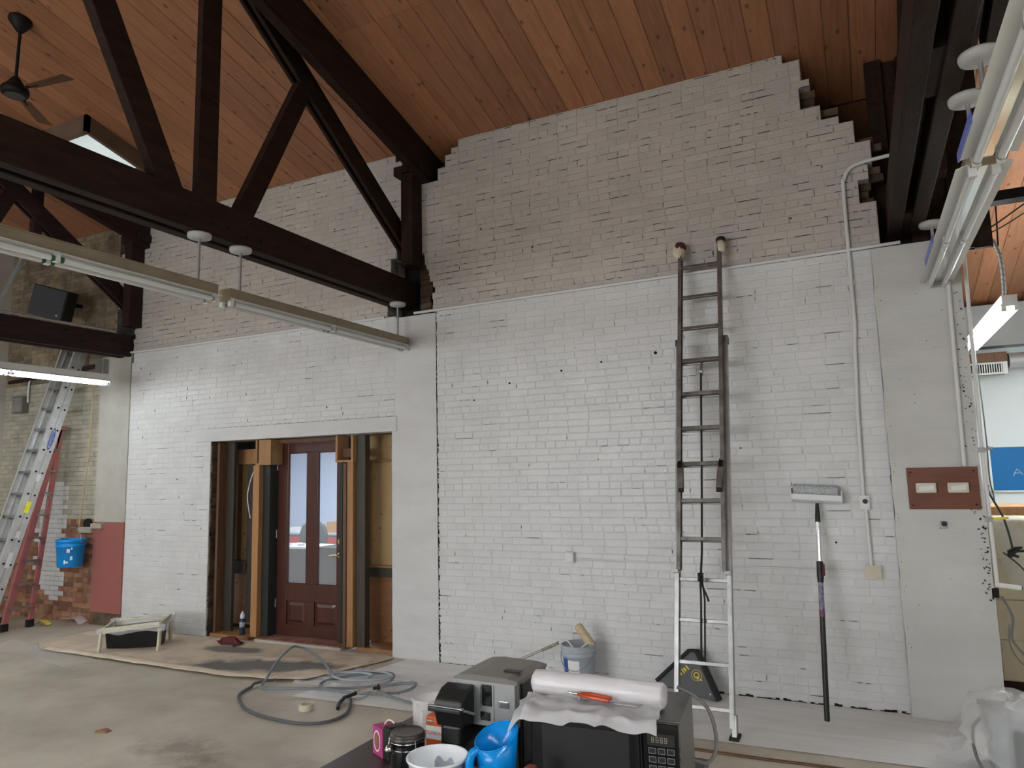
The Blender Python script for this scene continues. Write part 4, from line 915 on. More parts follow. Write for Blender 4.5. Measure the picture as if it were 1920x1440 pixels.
# pulley and hauling rope
pu = MB().cyl(LP(-.012, 2.83, .03), LP(.012, 2.83, .03), .032, n=16).build('pulley', MAT['steel'], ld)
MB().bar(LP(0, 2.93, .03), LP(0, 2.80, .03), .03, .012, up=(1, 0, 0)).build('pulley_strap', MAT['alu_old'], pu)
MB().tube([LP(.0, 2.82, .05), LP(.002, 2.0, .05), LP(.0, 1.30, .055), LP(.0, 1.13, .10)], .0085, 6).build('rope', MAT['rubber'], ld)
for dx in (-.014, .014): MB().tube([LP(dx*.4, 1.12, .10), LP(dx, .95, .03), LP(dx, .5, .03)], .0075, 6).build('rope', MAT['rubber'], ld)
kn = MB()
for i in range(4): kn.tube([LP(.018*math.cos(i*1.3 + a*.63), 1.085 + .016*i, .11 + .018*math.sin(i*1.3 + a*.63)) for a in range(11)], .007, 6)
kn.build('rope_knot', MAT['rubber'], ld)
MB().tube(catmull([LP(0, 1.07, .11), LP(.02, 1.03, .115), LP(.05, .96, .11), LP(.06, .93, .11)], 5), .008, 6).build('rope_tail', MAT['rubber'], ld)

# ================================================================== ROLLER ON A POLE
rp = thing('paint_roller', 'wide grey paint roller on a black telescopic pole leaning on the end of the wall', 'roller', (-.386, -.395, 0))
A_ = Vector((-.386, -.39, .0)); B_ = Vector((-.360, -.05, 1.64))
def RPt(z): return A_.lerp(B_, z / 1.64)
MB().tube([RPt(.0), RPt(.75)], .0205, 14).build('outer_pole', MAT['black'], rp)
MB().tube([RPt(.74), RPt(.79)], .022, 14).build('red_ring', mat('dull_purple_ring', (.18, .06, .10), rough=.5), rp)
MB().tube([RPt(.78), RPt(1.02)], .0205, 14).build('label_sleeve', mat('violet_label', (.06, .05, .16), (.35, .35, .42), rough=.4, nscale=40), rp)
lk = MB().tube([RPt(1.0), RPt(1.05), RPt(1.16)], [.022, .027, .026], 14).build('lock_collar', MAT['black'], rp)
MB().obox(RPt(1.10) + Vector((.026, -.02, 0)), (1, 0, 0), (0, 1, 0), (0, 0, 1), (.010, .02, .045)).build('lock_lever', MAT['rag'], lk)
MB().tube([RPt(1.15), RPt(1.49)], .0155, 14).build('inner_pole', MAT['chrome'], rp)
MB().tube([RPt(1.47), RPt(1.52), RPt(1.62)], [.021, .020, .013], 12).build('threaded_tip', MAT['black'], rp)
MB().tube(catmull([RPt(1.60), RPt(1.66) + Vector((0, -.01, 0)), RPt(1.68) + Vector((-.03, -.02, .0)), RPt(1.69) + Vector((-.18, -.02, .01)), RPt(1.71) + Vector((-.205, -.005, .03)), RPt(1.74) + Vector((-.19, .0, .0))], 5), .006, 8).build('wire_frame', MAT['white_plastic'], rp)
nap = MB().lathe([(0, 0)] + [(.048 + .002 * math.sin(i * 2.1), i * .018) for i in range(20)] + [(0, .345)], (-.535, -.052, 1.735), n=26, axis=(1, 0, -.06)).build('roller_cover', MAT['grey_nap'], rp)
sh = MB()
poly = [(-.068, -.03), (-.070, -.075), (-.03, -.095), (.01, -.09), (.01, -.084), (-.028, -.088), (-.064, -.07), (-.062, -.03)]
sh.prism(poly, (-.55, -.045, 1.735), (0, 1, 0), (0, 0, 1), (1, 0, -.06), .385)
for xx, zz_ in ((-.552, 1.735), (-.168, 1.711)): sh.box((xx - .003, -.12, zz_ - .06), (xx + .003, -.02, zz_ + .012))
sh.build('splash_guard', MAT['white_plastic'], rp)

# ================================================================== BLACK TRIANGULAR STAND
ss = thing('folding_stand', 'black triangular folding stand with yellow emblem behind the tall ladder', 'stand', (-1.44, -.26, 0))
c0 = Vector((-1.44, -.20, 0)); ex = Vector((1, -.10, 0)).normalized(); ez = Vector((0, .22, 1)).normalized(); en = ex.cross(ez)
tri = [(.215, .0), (.235, .02), (.05, .375), (.0, .385), (-.03, .37), (-.30, .11), (-.30, .08), (-.02, .03)]
MB().prism(tri, c0 + en*.03, ex, ez, -en, .045).build('panel', MAT['black'], ss, bevel=.004)
def rim(a, b, name):
    pa = c0 + ex*a[0] + ez*a[1]; pb = c0 + ex*b[0] + ez*b[1]
    MB().bar(pa, pb, .11, .028, up=ez).build(name, MAT['rubber'], ss, bevel=.004)
rim((.225, .012), (.045, .375), 'leg'); rim((-.015, .38), (-.31, .10), 'leg')
rim((-.01, .378), (.05, .378), 'hinge_cap')
def disc(a, r0, r1, name, mt, off=.052):
    m_ = MB(); c = c0 + ex*a[0] + ez*a[1] - en * (-.03 - .003)
    q = MB(); n = 24; vs = []
    for rr in (r0, r1):
        for i in range(n): vs.append(c + ex*(rr*math.cos(i*2*math.pi/n)) + ez*(rr*math.sin(i*2*math.pi/n)))
    q.add(vs, [(i, (i+1) % n, n + (i+1) % n, n + i) for i in range(n)]); q.build(name, mt, ss, solid=.001)
disc((.045, .185), .042, .046, 'emblem_ring', MAT['yellow']); disc((.045, .185), .018, .026, 'emblem', MAT['yellow'])
disc((.055, .165), .006, .013, 'emblem', MAT['yellow'])
for i, (u, w) in enumerate(((.0, .018), (.03, .012), (.052, .02), (.08, .012))):
    a = Vector((-.115, .14)) + Vector((.74, .67)) * u
    c = c0 + ex*(a.x + .02) + ez*(a.y + .045) + en*.0325
    d = ex*.74 + ez*.67; MB().obox(c, d, ez*.74 - ex*.67, en, (w*.45, .022 if i % 2 else .016, .001)).build('lettering', MAT['yellow'], ss)
for a in ((.02, .30), (.085, .15), (.16, .05)): disc(a, .0, .006, 'rivet', MAT['steel'])

# ================================================================== PAINT BUCKET AND ROLLER AT THE WALL
bx, by = -2.435, -.26
pb = thing('paint_bucket', 'blue grey five gallon paint bucket at the foot of the brick wall', 'bucket', (bx, by, 0))
MB().lathe([(0, 0), (.128, 0), (.132, .01), (.148, .285), (.158, .288), (.158, .298), (.149, .30), (.150, .325), (.162, .328), (.162, .345), (.152, .347), (.153, .365), (.160, .37), (.160, .378), (.148, .378), (.146, .36), (.128, .02), (0, .02)], (bx, by, 0), n=32).build('pail', MAT['grey_plastic'], pb)
MB().lathe([(0, .31), (.143, .31)], (bx, by, 0), n=32).build('paint', MAT['label_white'], pb)
for a0, a1, z0, z1, mt in ((-1.95, -1.2, .12, .26, 'label_white'), (-2.35, -1.96, .12, .27, 'blue_print')):
    q = MB(); vs = []
    for i in range(9):
        a = a0 + (a1 - a0) * i / 8
        for z in (z0, z1): rr = .1305 + .0655 * z/1.15 + .0035; vs.append((bx + rr*math.cos(a), by + rr*math.sin(a), z))
    q.add(vs, [(2*i, 2*i+2, 2*i+3, 2*i+1) for i in range(8)], True); q.build('label_patch', MAT[mt], pb)
hb = MB().tube([(bx + .163*math.cos(a), by + .163*math.sin(a) , .335 - .16*math.sin((a + math.pi)) ) for a in [ -math.pi + i*math.pi/14 for i in range(15)]], .004, 6).build('bail', MAT['steel'], pb)
dr = thing('paint_roller', 'cream fluffy paint roller resting in the blue grey bucket, handle toward the coffee maker', 'roller', (bx, by, .37))
na = Vector((-2.445, -.26, .545)); nb_ = Vector((-2.31, -.245, .36))
MB().lathe([(0, 0), (.030, .004), (.038, .02)] + [(.040 + .002*math.sin(i*3), .03 + i*.02) for i in range(9)] + [(.03, .225), (0, .23)], na, n=20, axis=(nb_ - na)).build('roller_cover', MAT['cream_nap'], dr)
MB().tube(catmull([nb_ + Vector((0, 0, .0)), nb_ + Vector((.02, -.02, .02)), (-2.33, -.30, .40), (-2.42, -.36, .345), (-2.50, -.37, .42), (-2.56, -.38, .405), (-2.60, -.38, .39)], 5), .006, 8).build('wire_frame', MAT['white_plastic'], dr)
MB().tube([(-2.58, -.38, .40), (-2.66, -.385, .36), (-2.74, -.39, .325)], .014, 10).build('grip', mat('olive_grip', (.16, .14, .05), (.35, .33, .25), rough=.5, nscale=30), dr)
MB().tube([(-2.73, -.39, .33), (-3.28, -.44, .085), (-3.42, -.45, .02)], .012, 10).build('extension_pole', MAT['alu'], dr)
# ================================================================== LEFT SIDE
# aluminium extension ladder leaning on the left truss
al = thing('extension_ladder', 'clean bright aluminium extension ladder at left, under the glowing lamp', 'ladder', (-10.24, -1.2, 0))
def AP(x, z, o=0.0):
    return Vector((x, -1.21 + .285 * z, z)) + Vector((0, -.95, .31)) * o
for x, s_ in ((-10.05, -1), (-10.43, 1)):
    for (o0, o1, xo) in ((-.085, -.003, 0), (.003, .085, 0)):
        m_ = MB(); x_ = x + (s_*.012 if o0 > 0 else 0)
        def slab(xa, xb, a, b): m_.hexa([AP(xa, .03, a), AP(xb, .03, a), AP(xb, .03, b), AP(xa, .03, b), AP(xa, 4.1, a), AP(xb, 4.1, a), AP(xb, 4.1, b), AP(xa, 4.1, b)])
        slab(x_ - .002, x_ + .002, o0, o1); slab(min(x_, x_ + s_*.03), max(x_, x_ + s_*.03), o0, o0 + .005); slab(min(x_, x_ + s_*.03), max(x_, x_ + s_*.03), o1 - .005, o1)
        m_.build('rail', MAT['alu_bright'], al)
    MB().obox(AP(x, .05, 0), (1, 0, 0), (0, .31, .95), (0, -.95, .31), (.02, .05, .06)).build('foot', MAT['rubber'], al)
for i in range(13):
    z = .32 + i * .295
    for o in (-.044, .044): MB().bar(AP(-10.418, z, o), AP(-10.062, z, o), .036, .03).build('rung', MAT['alu'], al, bevel=.004)
    for o in (-.044, .044): MB().cyl(AP(-10.055, z, o), AP(-10.044, z, o), .014, n=8).build('rung_end', MAT['pit'], al)
def sticker(z, o, hz, ho, mt, name='sticker'):
    c = AP(-10.0455, z, o); d = (AP(-10.0455, z + .1, o) - AP(-10.0455, z - .1, o)).normalized()
    return MB().obox(c, d, (0, -d.z, d.y), (1, 0, 0), (hz, ho, .0012)).build(name, MAT[mt], al)
sticker(1.63, -.005, .075, .03, 'lemon'); sticker(2.02, -.01, .05, .025, 'label_white'); sticker(1.28, -.005, .045, .025, 'label_white'); sticker(.96, -.005, .10, .028, 'label_white')
q = MB(); c = AP(-10.0445, 2.55, -.005); d = (AP(-10.0445, 2.7, -.005) - AP(-10.0445, 2.4, -.005)).normalized(); e = Vector((0, -d.z, d.y)); vs = []
for k_ in (1.0, .72):
    for i in range(24): a = i*math.pi/12; vs.append(c + d*(.155*k_**.4*math.cos(a)) + e*(.032*k_*math.sin(a)))
q.add(vs, [(i, (i+1) % 24, 24 + (i+1) % 24, 24 + i) for i in range(24)]); q.build('logo_ring', MAT['blue_print'], al, solid=.001)
text_obj('WERNER', .05, MAT['blue_print'], al, c + Vector((.001, 0, 0)), d, e * -1, 'logo_lettering')

# red fibreglass stepladder
rl = thing('stepladder', 'faded red fibreglass stepladder standing behind the bright aluminium ladder', 'ladder', (-10.45, -.58, 0))
def rail_red(p0, p1, w, nm='rail', mt='red_fg'): return MB().bar(p0, p1, .035, w, up=(0, 1, .1)).build(nm, MAT[mt], rl, bevel=.004)
F = [Vector((-10.39, -.755, .05)), Vector((-10.39, -.17, 2.72)), Vector((-10.39, -.425, .05)), Vector((-10.39, -.145, 2.72))]
rail_red(F[0], F[1], .085); rail_red(F[2], F[3], .065)
for p in (F[0], F[2]): MB().box((p.x - .03, p.y - .045, 0), (p.x + .03, p.y + .045, .10)).build('rubber_foot', MAT['rubber'], rl, bevel=.004)
for i in range(8):
    z = .28 + i*.305; t_ = (z - .05) / 2.67; a = F[0].lerp(F[1], t_); b = F[2].lerp(F[3], t_)
    MB().bar(a, b, .07, .022).build('step', MAT['alu'], rl)
    if i < 6: MB().bar(b + Vector((.025, 0, -.09)), b.lerp(a, .4) + Vector((.025, 0, -.005)), .004, .018).build('knee_brace', MAT['alu'], rl)
G0 = [Vector((-11.05, -.70, .04)), Vector((-10.50, -.18, 2.70)), Vector((-11.05, -.40, .04)), Vector((-10.50, -.15, 2.70))]
rail_red(G0[0], G0[1], .05, 'rear_rail'); rail_red(G0[2], G0[3], .05, 'rear_rail')
for p in (G0[0], G0[2]): MB().box((p.x - .03, p.y - .03, 0), (p.x + .03, p.y + .03, .08)).build('rubber_foot', MAT['rubber'], rl)
for i in range(5):
    t_ = .12 + i*.17; MB().bar(G0[0].lerp(G0[1], t_), G0[2].lerp(G0[3], t_), .03, .025).build('rear_brace', MAT['alu'], rl)
MB().box((-10.54, -.27, 2.70), (-10.35, -.08, 2.76)).build('top_cap', MAT['red_fg'], rl, bevel=.006)

# aluminium strut high on the left
tag(MB().bar((-10.75, -1.0, 4.18), (-9.9, -1.0, 5.155), .05, .06, up=(0, 1, 0)).build('aluminium_strut', MAT['alu'], loc=(-10.75, -1.0, 4.18), bevel=.006), 'bare aluminium strut slanting up at the far left, behind the unlit lamp', 'strut')

# loudspeaker tilted on the dark brick
sp = thing('loudspeaker', 'black loudspeaker box tilted on the dark brick above the left truss', 'speaker', (-10.20, -.47, 4.30))
e1 = Vector((.85, .45, -.27)).normalized(); e3 = Vector((.29, .0, .95)).normalized(); e2 = e3.cross(e1).normalized(); e3 = e1.cross(e2)
cS = Vector((-10.20, -.47, 4.49))
MB().obox(cS, e1, e2, e3, (.25, .12, .215)).build('cabinet', MAT['black'], sp, bevel=.01)
MB().obox(cS - e2*.124, e1, e2, e3, (.235, .006, .20)).build('grille', MAT['dark_grey'], sp)
MB().cyl(cS - e2*.130 + e1*.17 - e3*.15, cS - e2*.136 + e1*.17 - e3*.15, .012, n=12).build('badge', MAT['steel'], sp)
MB().bar(cS + e2*.11, Vector((-10.30, .006, 4.55)), .05, .05).build('bracket', MAT['iron'], sp)

# ceiling fan on a long rod
fn = thing('ceiling_fan', 'dark ceiling fan on a long rod under the plank ceiling, top left', 'fan', (-6.92, -2.87, 5.6))
fx, fy = -6.92, -2.87; zc = ceil_z(fy)
MB().lathe([(.0, 0), (.10, 0), (.105, -.03), (.06, -.10), (.03, -.14), (0, -.14)], (fx, fy, zc + .02), n=20).build('canopy', MAT['iron'], fn)
MB().cyl((fx, fy, zc - .1), (fx - .02, fy, 5.72), .014).build('downrod', MAT['iron'], fn)
MB().lathe([(0, .14), (.03, .14), (.06, .09), (.08, .06), (.112, .03), (.12, .0), (.112, -.03), (.085, -.045), (0, -.05)], (fx - .02, fy, 5.63), n=26).build('motor', MAT['iron'], fn)
MB().lathe([(0, -.052), (.075, -.05), (.085, -.047)], (fx - .02, fy, 5.628), n=26).build('motor_cover', MAT['dark_silver'], fn)
for k in range(3):
    a = math.radians(8 + 120 * k); d = Vector((math.cos(a), math.sin(a), 0)); sdv = Vector((-d.y, d.x, .18)).normalized(); c = Vector((fx - .02, fy, 5.64))
    bl = MB().hexa([c + d*.20 - sdv*.05 - Vector((0,0,.003)), c + d*.66 - sdv*.07 - Vector((0,0,.003)), c + d*.66 + sdv*.07 - Vector((0,0,.003)), c + d*.20 + sdv*.05 - Vector((0,0,.003)),
                    c + d*.20 - sdv*.05 + Vector((0,0,.003)), c + d*.66 - sdv*.07 + Vector((0,0,.003)), c + d*.66 + sdv*.07 + Vector((0,0,.003)), c + d*.20 + sdv*.05 + Vector((0,0,.003))]).build('blade', MAT['brown_stud'], fn)
    MB().bar(c + d*.11, c + d*.28, .03, .008).build('blade_iron', MAT['iron'], bl)

# hanging blue pail
px_, py_ = -9.87, -.24
bp = thing('blue_pail', 'sky blue plastic pail hanging by a rope on the bare brick', 'bucket', (px_, py_, .80))
MB().lathe([(0, 0), (.150, 0), (.156, .012), (.172, .27), (.184, .275), (.184, .30), (.175, .302), (.176, .33), (.188, .334), (.188, .372), (.178, .375), (.176, .36), (.15, .02), (0, .02)], (px_, py_, .80), n=32).build('pail', MAT['blue'], bp)
MB().tube([(px_ + .186*math.cos(a), py_ + .02, 1.13 + .20*math.sin(a)) for a in [i*math.pi/14 for i in range(15)]], .005, 6).build('bail', MAT['steel'], bp)
for a0, a1, z0, z1, mt in ((-1.1, -.95, .18, .28, 'blue_print'), (-.85, -.62, .20, .25, 'label_white'), (-.6, -.42, .10, .15, 'label_white'), (-1.05, -.93, .05, .10, 'label_white'), (-.9, -.72, .06, .085, 'label_white'), (-.55, -.45, .24, .27, 'label_white')):
    q = MB(); vs = []
    for i in range(6):
        a = a0 + (a1 - a0) * i / 5
        for z in (z0, z1): rr = .1555 + .0175*z/.27 + .0025; vs.append((px_ + rr*math.cos(a), py_ + rr*math.sin(a), .80 + z))
    q.add(vs, [(2*i, 2*i+2, 2*i+3, 2*i+1) for i in range(5)], True); q.build('printed_label', MAT[mt], bp)
t = thing('wall_pocket', 'broken hole with a dark cap and loose bricks above the blue pail', 'hole', (-9.86, -.02, 1.33))
MB().cyl((-9.87, .004, 1.35), (-9.87, -.03, 1.35), .085, n=18).build('dark_opening', MAT['pit'], t)
MB().box((-10.02, -.06, 1.24), (-9.74, .0, 1.32)).build('brick_ledge', MAT['old_brick'], t, bevel=.004); MB().box((-9.75, -.06, 1.30), (-9.52, -.012, 1.37)).build('brick_ledge', MAT['old_brick'], t, bevel=.004)

# masking trough wrapped in plastic
tr = thing('paint_trough', 'black paint trough on a pale wooden frame wrapped in clear plastic, on the drop cloth', 'trough', (-7.75, -.85, 0))
fA, fB = Vector((-8.00, -1.02, .0)), Vector((-7.43, -.70, .0)); bA = fA + Vector((-.28, .36, 0)); bB = fB + Vector((-.28, .36, 0)); UP = Vector((0, 0, 1))
def quad_prism(name, pts, mt, **kw): return MB().hexa(pts).build(name, MAT[mt], tr, **kw)
MB().bar(fA + UP*.235, fB + UP*.295, .025, .06).build('front_rail', MAT['tape'], tr, bevel=.004)
MB().bar(bA + UP*.25, bB + UP*.305, .025, .05).build('back_rail', MAT['tape'], tr, bevel=.004)
MB().bar(fA + UP*.24, bA + UP*.25, .025, .05).build('end_rail', MAT['tape'], tr); MB().bar(fB + UP*.295, bB + UP*.305, .025, .05).build('end_rail', MAT['tape'], tr)
n_ = (bA - fA).normalized(); e_ = (fB - fA).normalized()
a0, a1, a2, a3 = fA + n_*.03 + e_*.03, fB + n_*.03 - e_*.03, bB - n_*.03 - e_*.03, bA - n_*.03 + e_*.03
k_ = .07
quad_prism('tub', [a0 + n_*k_ + UP*.02, a1 + n_*k_ + UP*.02, a2 - n_*k_ + UP*.02, a3 - n_*k_ + UP*.02, a0 + UP*.21, a1 + UP*.26, a2 + UP*.265, a3 + UP*.22], 'black')
for p in (fA, fB): MB().bar(p + UP*.25, p - n_*.05 + UP*.0, .03, .03, up=(1, 0, 0)).build('leg', MAT['tape'], tr)
for p in (bA, bB): MB().bar(p + UP*.26, p + n_*.02, .03, .03, up=(1, 0, 0)).build('leg', MAT['tape'], tr)
def crumple(nx, ny, fn, amp, sc, seed):
    m_ = MB(); vs = []
    for j in range(ny + 1):
        for i in range(nx + 1):
            p = Vector(fn(i / nx, j / ny)); o = noise.noise_vector(p * sc + Vector((seed, seed*1.7, seed*.3))); vs.append(p + o * amp)
    m_.add(vs, [(j*(nx+1)+i, j*(nx+1)+i+1, (j+1)*(nx+1)+i+1, (j+1)*(nx+1)+i) for j in range(ny) for i in range(nx)], True); return m_
def wrap(u, v):
    a = fA.lerp(fB, u); b = bA.lerp(bB, u)
    prof = [(a - n_*.03, .20), (a - n_*.03, .25), (a + n_*.01, .275), (a + n_*.10, .16), (b - n_*.1, .17), (b + n_*.0, .285), (b + n_*.04, .28), (b + n_*.10, .06)]
    t_ = v * (len(prof) - 1); i_ = min(int(t_), len(prof) - 2); f_ = t_ - i_
    p = prof[i_][0].lerp(prof[i_+1][0], f_); z = prof[i_][1]*(1-f_) + prof[i_+1][1]*f_
    return p + e_ * (u - .5) * .10 + UP * (z + .045*u)
crumple(22, 26, wrap, .035, 6, 2).build('plastic_wrap', MAT['plastic'], tr)

# ================================================================== FLOOR COVERINGS
def lerp_pts(tab, x):
    for (a, b), (c, d) in zip(tab, tab[1:]):
        if a <= x <= c: return b + (d - b) * (x - a) / (c - a)
    return tab[0][1] if x < tab[0][0] else tab[-1][1]
front = [(-9.2, -1.0), (-8.8, -1.22), (-7.8, -1.23), (-6.6, -1.24), (-5.8, -1.24), (-5.2, -1.14), (-4.9, -1.04), (-4.75, -.55), (-4.62, -.12)]
back = [(-9.2, -.35), (-8.8, -.10), (-7.5, -.05), (-7.4, .0), (-4.72, .0), (-4.62, -.04)]
def cloth(u, v):
    x = -9.2 + (4.58) * u; y0 = lerp_pts(front, x); y1 = lerp_pts(back, x); y = y0 + (y1 - y0) * v
    hem = max(0, 1 - v * 14); z = .008 + .012 * hem + .018 * max(0, noise.noise(Vector((x*2.2, y*4.5, 1)))) + .006 * abs(noise.noise(Vector((x*7, y*9, 5))))
    if x > -5.4: z += .014 * abs(noise.noise(Vector((x*6, y*6, 2))))
    return (x, y + .015*noise.noise(Vector((x*3, v*3, 7))), z)
def add_patch(m, x, y, rx, ry, col, rot=0.0):
    nt = m.node_tree; L = nt.links; b = nt.nodes['Principled BSDF']; src = b.inputs['Base Color'].links[0].from_socket
    pos = _n(nt, 'ShaderNodeNewGeometry').outputs['Position']; mp = _n(nt, 'ShaderNodeMapping'); mp.vector_type = 'TEXTURE'
    mp.inputs['Location'].default_value = (x, y, 0); mp.inputs['Rotation'].default_value = (0, 0, rot); mp.inputs['Scale'].default_value = (rx, ry, 1); L.new(pos, mp.inputs[0])
    nz = _n(nt, 'ShaderNodeTexNoise'); nz.inputs['Scale'].default_value = 4.5; nz.inputs['Detail'].default_value = 6; L.new(pos, nz.inputs['Vector'])
    ln_ = _n(nt, 'ShaderNodeVectorMath', operation='LENGTH'); L.new(mp.outputs[0], ln_.inputs[0])
    ad = _n(nt, 'ShaderNodeMath', operation='ADD'); L.new(ln_.outputs[1], ad.inputs[0]); L.new(nz.outputs['Fac'], ad.inputs[1])
    mr = _n(nt, 'ShaderNodeMapRange'); mr.inputs['From Min'].default_value = 1.5; mr.inputs['From Max'].default_value = 1.15; mr.inputs['To Max'].default_value = .85; L.new(ad.outputs[0], mr.inputs['Value'])
    mx = _n(nt, 'ShaderNodeMix', data_type='RGBA'); mx.inputs[7].default_value = (*col, 1); L.new(mr.outputs[0], mx.inputs[0]); L.new(src, mx.inputs[6]); L.new(mx.outputs[2], b.inputs['Base Color'])
add_patch(MAT['canvas'], -5.75, -.80, 1.0, .26, (.10, .11, .115), .28); add_patch(MAT['canvas'], -6.6, -.40, .5, .16, (.16, .155, .14), .1)
add_patch(MAT['canvas'], -8.3, -.6, .9, .35, (.52, .45, .36), .0)
m_ = crumple(110, 34, cloth, .0, 1, 0); m_.v = [(v[0], v[1], max(.004, v[2])) for v in m_.v]
hm = m_
dc = m_.build('drop_cloth', MAT['canvas'], loc=(-6.8, -.6, 0)); dc.location = (-6.8, -.6, 0)
def hem(u, v):
    x = -8.7 + 4.0 * u; y0 = lerp_pts(front, x); w_ = .13 + .05*noise.noise(Vector((x*1.3, 3, 0)))
    return (x, y0 - .015 + w_ * v, .026 + .014*math.sin(v*math.pi) + .008*noise.noise(Vector((x*5, v*2, 4))))
crumple(90, 8, hem, .0, 1, 0).build('folded_hem', MAT['canvas'], dc, solid=.004)
tag(dc, 'tan canvas drop cloth with grey stains spread in front of the doorway', 'drop cloth')
def strip(u, v):
    x = -4.72 + 5.75 * u; y0 = lerp_pts([(-4.72, -1.46), (-3.5, -1.40), (-1.2, -1.12), (1.03, -1.05)], x); y1 = -.008 if x < .19 else -.09
    return (x + (1 - u) * .25 * v, y0 + (y1 - y0) * v, .004 + .003*noise.noise(Vector((x*3, v*4, 0))))
m_ = crumple(80, 16, strip, 0, 1, 0); m_.v = [(v[0], v[1], max(.002, v[2])) for v in m_.v]
fc = m_.build('floor_covering', MAT['sheet'], loc=(-1.8, -.6, 0)); tag(fc, 'paint-splashed grey white floor covering strip along the foot of the brick wall', 'floor covering')
tag(MB().tube(catmull([(-1.35, -1.33, .006), (-.8, -1.33, .006), (-.3, -1.31, .006), (.4, -1.32, .006)], 8), .012, 6).build('floor_strip', MAT['brown_stud'], loc=(-.5, -1.32, 0)), 'dark thin strip lying on the concrete in front of the floor covering', 'strip')
# clear plastic scraps
def scrap(name, poly_fn, label, mt='plastic', nx=18, ny=10, amp=.03, sc=7, seed=1):
    m_ = crumple(nx, ny, poly_fn, amp, sc, seed); m_.v = [(v[0], v[1], max(.012, v[2])) for v in m_.v]
    xs_ = [v[0] for v in m_.v]; ys_ = [v[1] for v in m_.v]; c = (sum(xs_)/len(xs_), sum(ys_)/len(ys_), 0)
    return tag(m_.build(name, MAT[mt], loc=c), label, 'plastic')
scrap('plastic_sheet', lambda u, v: (-9.6 + 2.0*u, -1.65 + .35*v + .25*(1-u), .02), 'clear plastic sheeting strewn on the concrete at lower left', amp=.025, seed=3)
scrap('plastic_sheet', lambda u, v: (-4.95 + 1.15*u + .2*v, -1.25 + .62*v + .12*u, .03), 'crumpled clear plastic under the coiled grey hose', amp=.04, seed=5, nx=26, ny=16)
scrap('plastic_sheet', lambda u, v: (-10.2 + .55*u, -.22 + .16*v, .05 + .05*math.sin(u*3)), 'small white plastic scrap under the blue pail', 'plastic_thick', amp=.04, seed=8)
# hoses
def floor_pts(lst, z): return [(x, y, z) for x, y in lst]
h1 = [(-3.45,-1.36),(-3.75,-1.30),(-3.97,-1.18),(-4.06,-1.05),(-3.98,-.93),(-3.80,-.88),(-3.74,-1.0),(-3.82,-1.12),(-4.05,-1.24),(-4.30,-1.32),(-4.52,-1.30),(-4.66,-1.10),(-4.60,-.90),(-4.40,-.75),(-4.18,-.70),(-4.08,-.84),(-4.12,-1.0),(-4.35,-1.22),(-4.68,-1.40),(-4.95,-1.48),(-5.10,-1.45),(-5.17,-1.32),(-5.38,-.98),(-5.55,-.62),(-5.60,-.44),(-5.40,-.44),(-5.10,-.62),(-4.72,-.92)]
pts = catmull(floor_pts(h1, .022), 7)
for i, p in enumerate(pts): p.z = .035 + .012 * (1 + math.sin(i * .21)) + (.10 * math.exp(-((i - 165)/14.0)**2) if i > 120 else 0)
tag(MB().tube(pts, .0125, 8).build('sprayer_hose', MAT['hose'], loc=(-4.3, -1.1, 0)), 'grey blue sprayer hose lying in small coils on plastic', 'hose', 'sprayer hoses')
h2 = [(-5.15,-1.20),(-5.25,-1.36),(-5.18,-1.62),(-4.95,-1.82),(-4.75,-1.93),(-4.45,-2.0),(-4.12,-2.0),(-3.95,-1.90),(-3.92,-1.72),(-4.0,-1.55),(-4.14,-1.36)]
pts = catmull(floor_pts(h2, .016), 8)
for i, p in enumerate(pts): p.z = .016 + (.02 if i < 10 else 0)
tag(MB().tube(pts, .0135, 8).build('sprayer_hose', mat('dark_grey_hose', (.10, .105, .11), rough=.5), loc=(-4.5, -1.6, 0)), 'thicker dark grey hose in one wide loop around the tape roll', 'hose', 'sprayer hoses')
h3 = [(-4.72,-.98),(-4.55,-.80),(-4.30,-.72),(-4.10,-.80),(-4.15,-.95),(-4.40,-1.06),(-4.62,-1.02),(-4.66,-.90),(-4.48,-.82),(-4.30,-.84),(-4.28,-.95)]
pts = catmull(floor_pts(h3, .07), 7)
tag(MB().tube(pts, .010, 8).build('sprayer_hose', mat('pale_blue_hose', (.34, .40, .46), rough=.4), loc=(-4.4, -.9, 0)), 'pale blue inner coil of thin hose on the crumpled plastic', 'hose', 'sprayer hoses')
sg = thing('spray_gun', 'chrome paint spray gun with guard at the end of the hose', 'spray gun', (-4.12, -1.28, 0))
MB().bar((-4.16, -1.30, .05), (-4.02, -1.20, .075), .03, .035).build('body', MAT['chrome'], sg, bevel=.005); MB().bar((-4.13, -1.29, .05), (-4.19, -1.40, .03), .028, .03).build('grip', MAT['black'], sg, bevel=.006)
MB().tube(catmull([(-4.04, -1.22, .05), (-4.04, -1.28, .025), (-4.12, -1.36, .02), (-4.18, -1.40, .028)], 5), .006, 6).build('trigger_guard', MAT['steel'], sg)
MB().cyl((-4.02, -1.20, .075), (-3.97, -1.165, .083), .014, n=12).build('nozzle', MAT['black'], sg); MB().cyl((-3.985, -1.175, .08), (-3.975, -1.168, .082), .03, n=12).build('tip_guard', MAT['black'], sg)
MB().tube(catmull([(-4.18, -1.40, .03), (-4.15, -1.5, .02), (-4.08, -1.6, .016)], 5), .016, 8).build('hose_end', MAT['black'], sg)
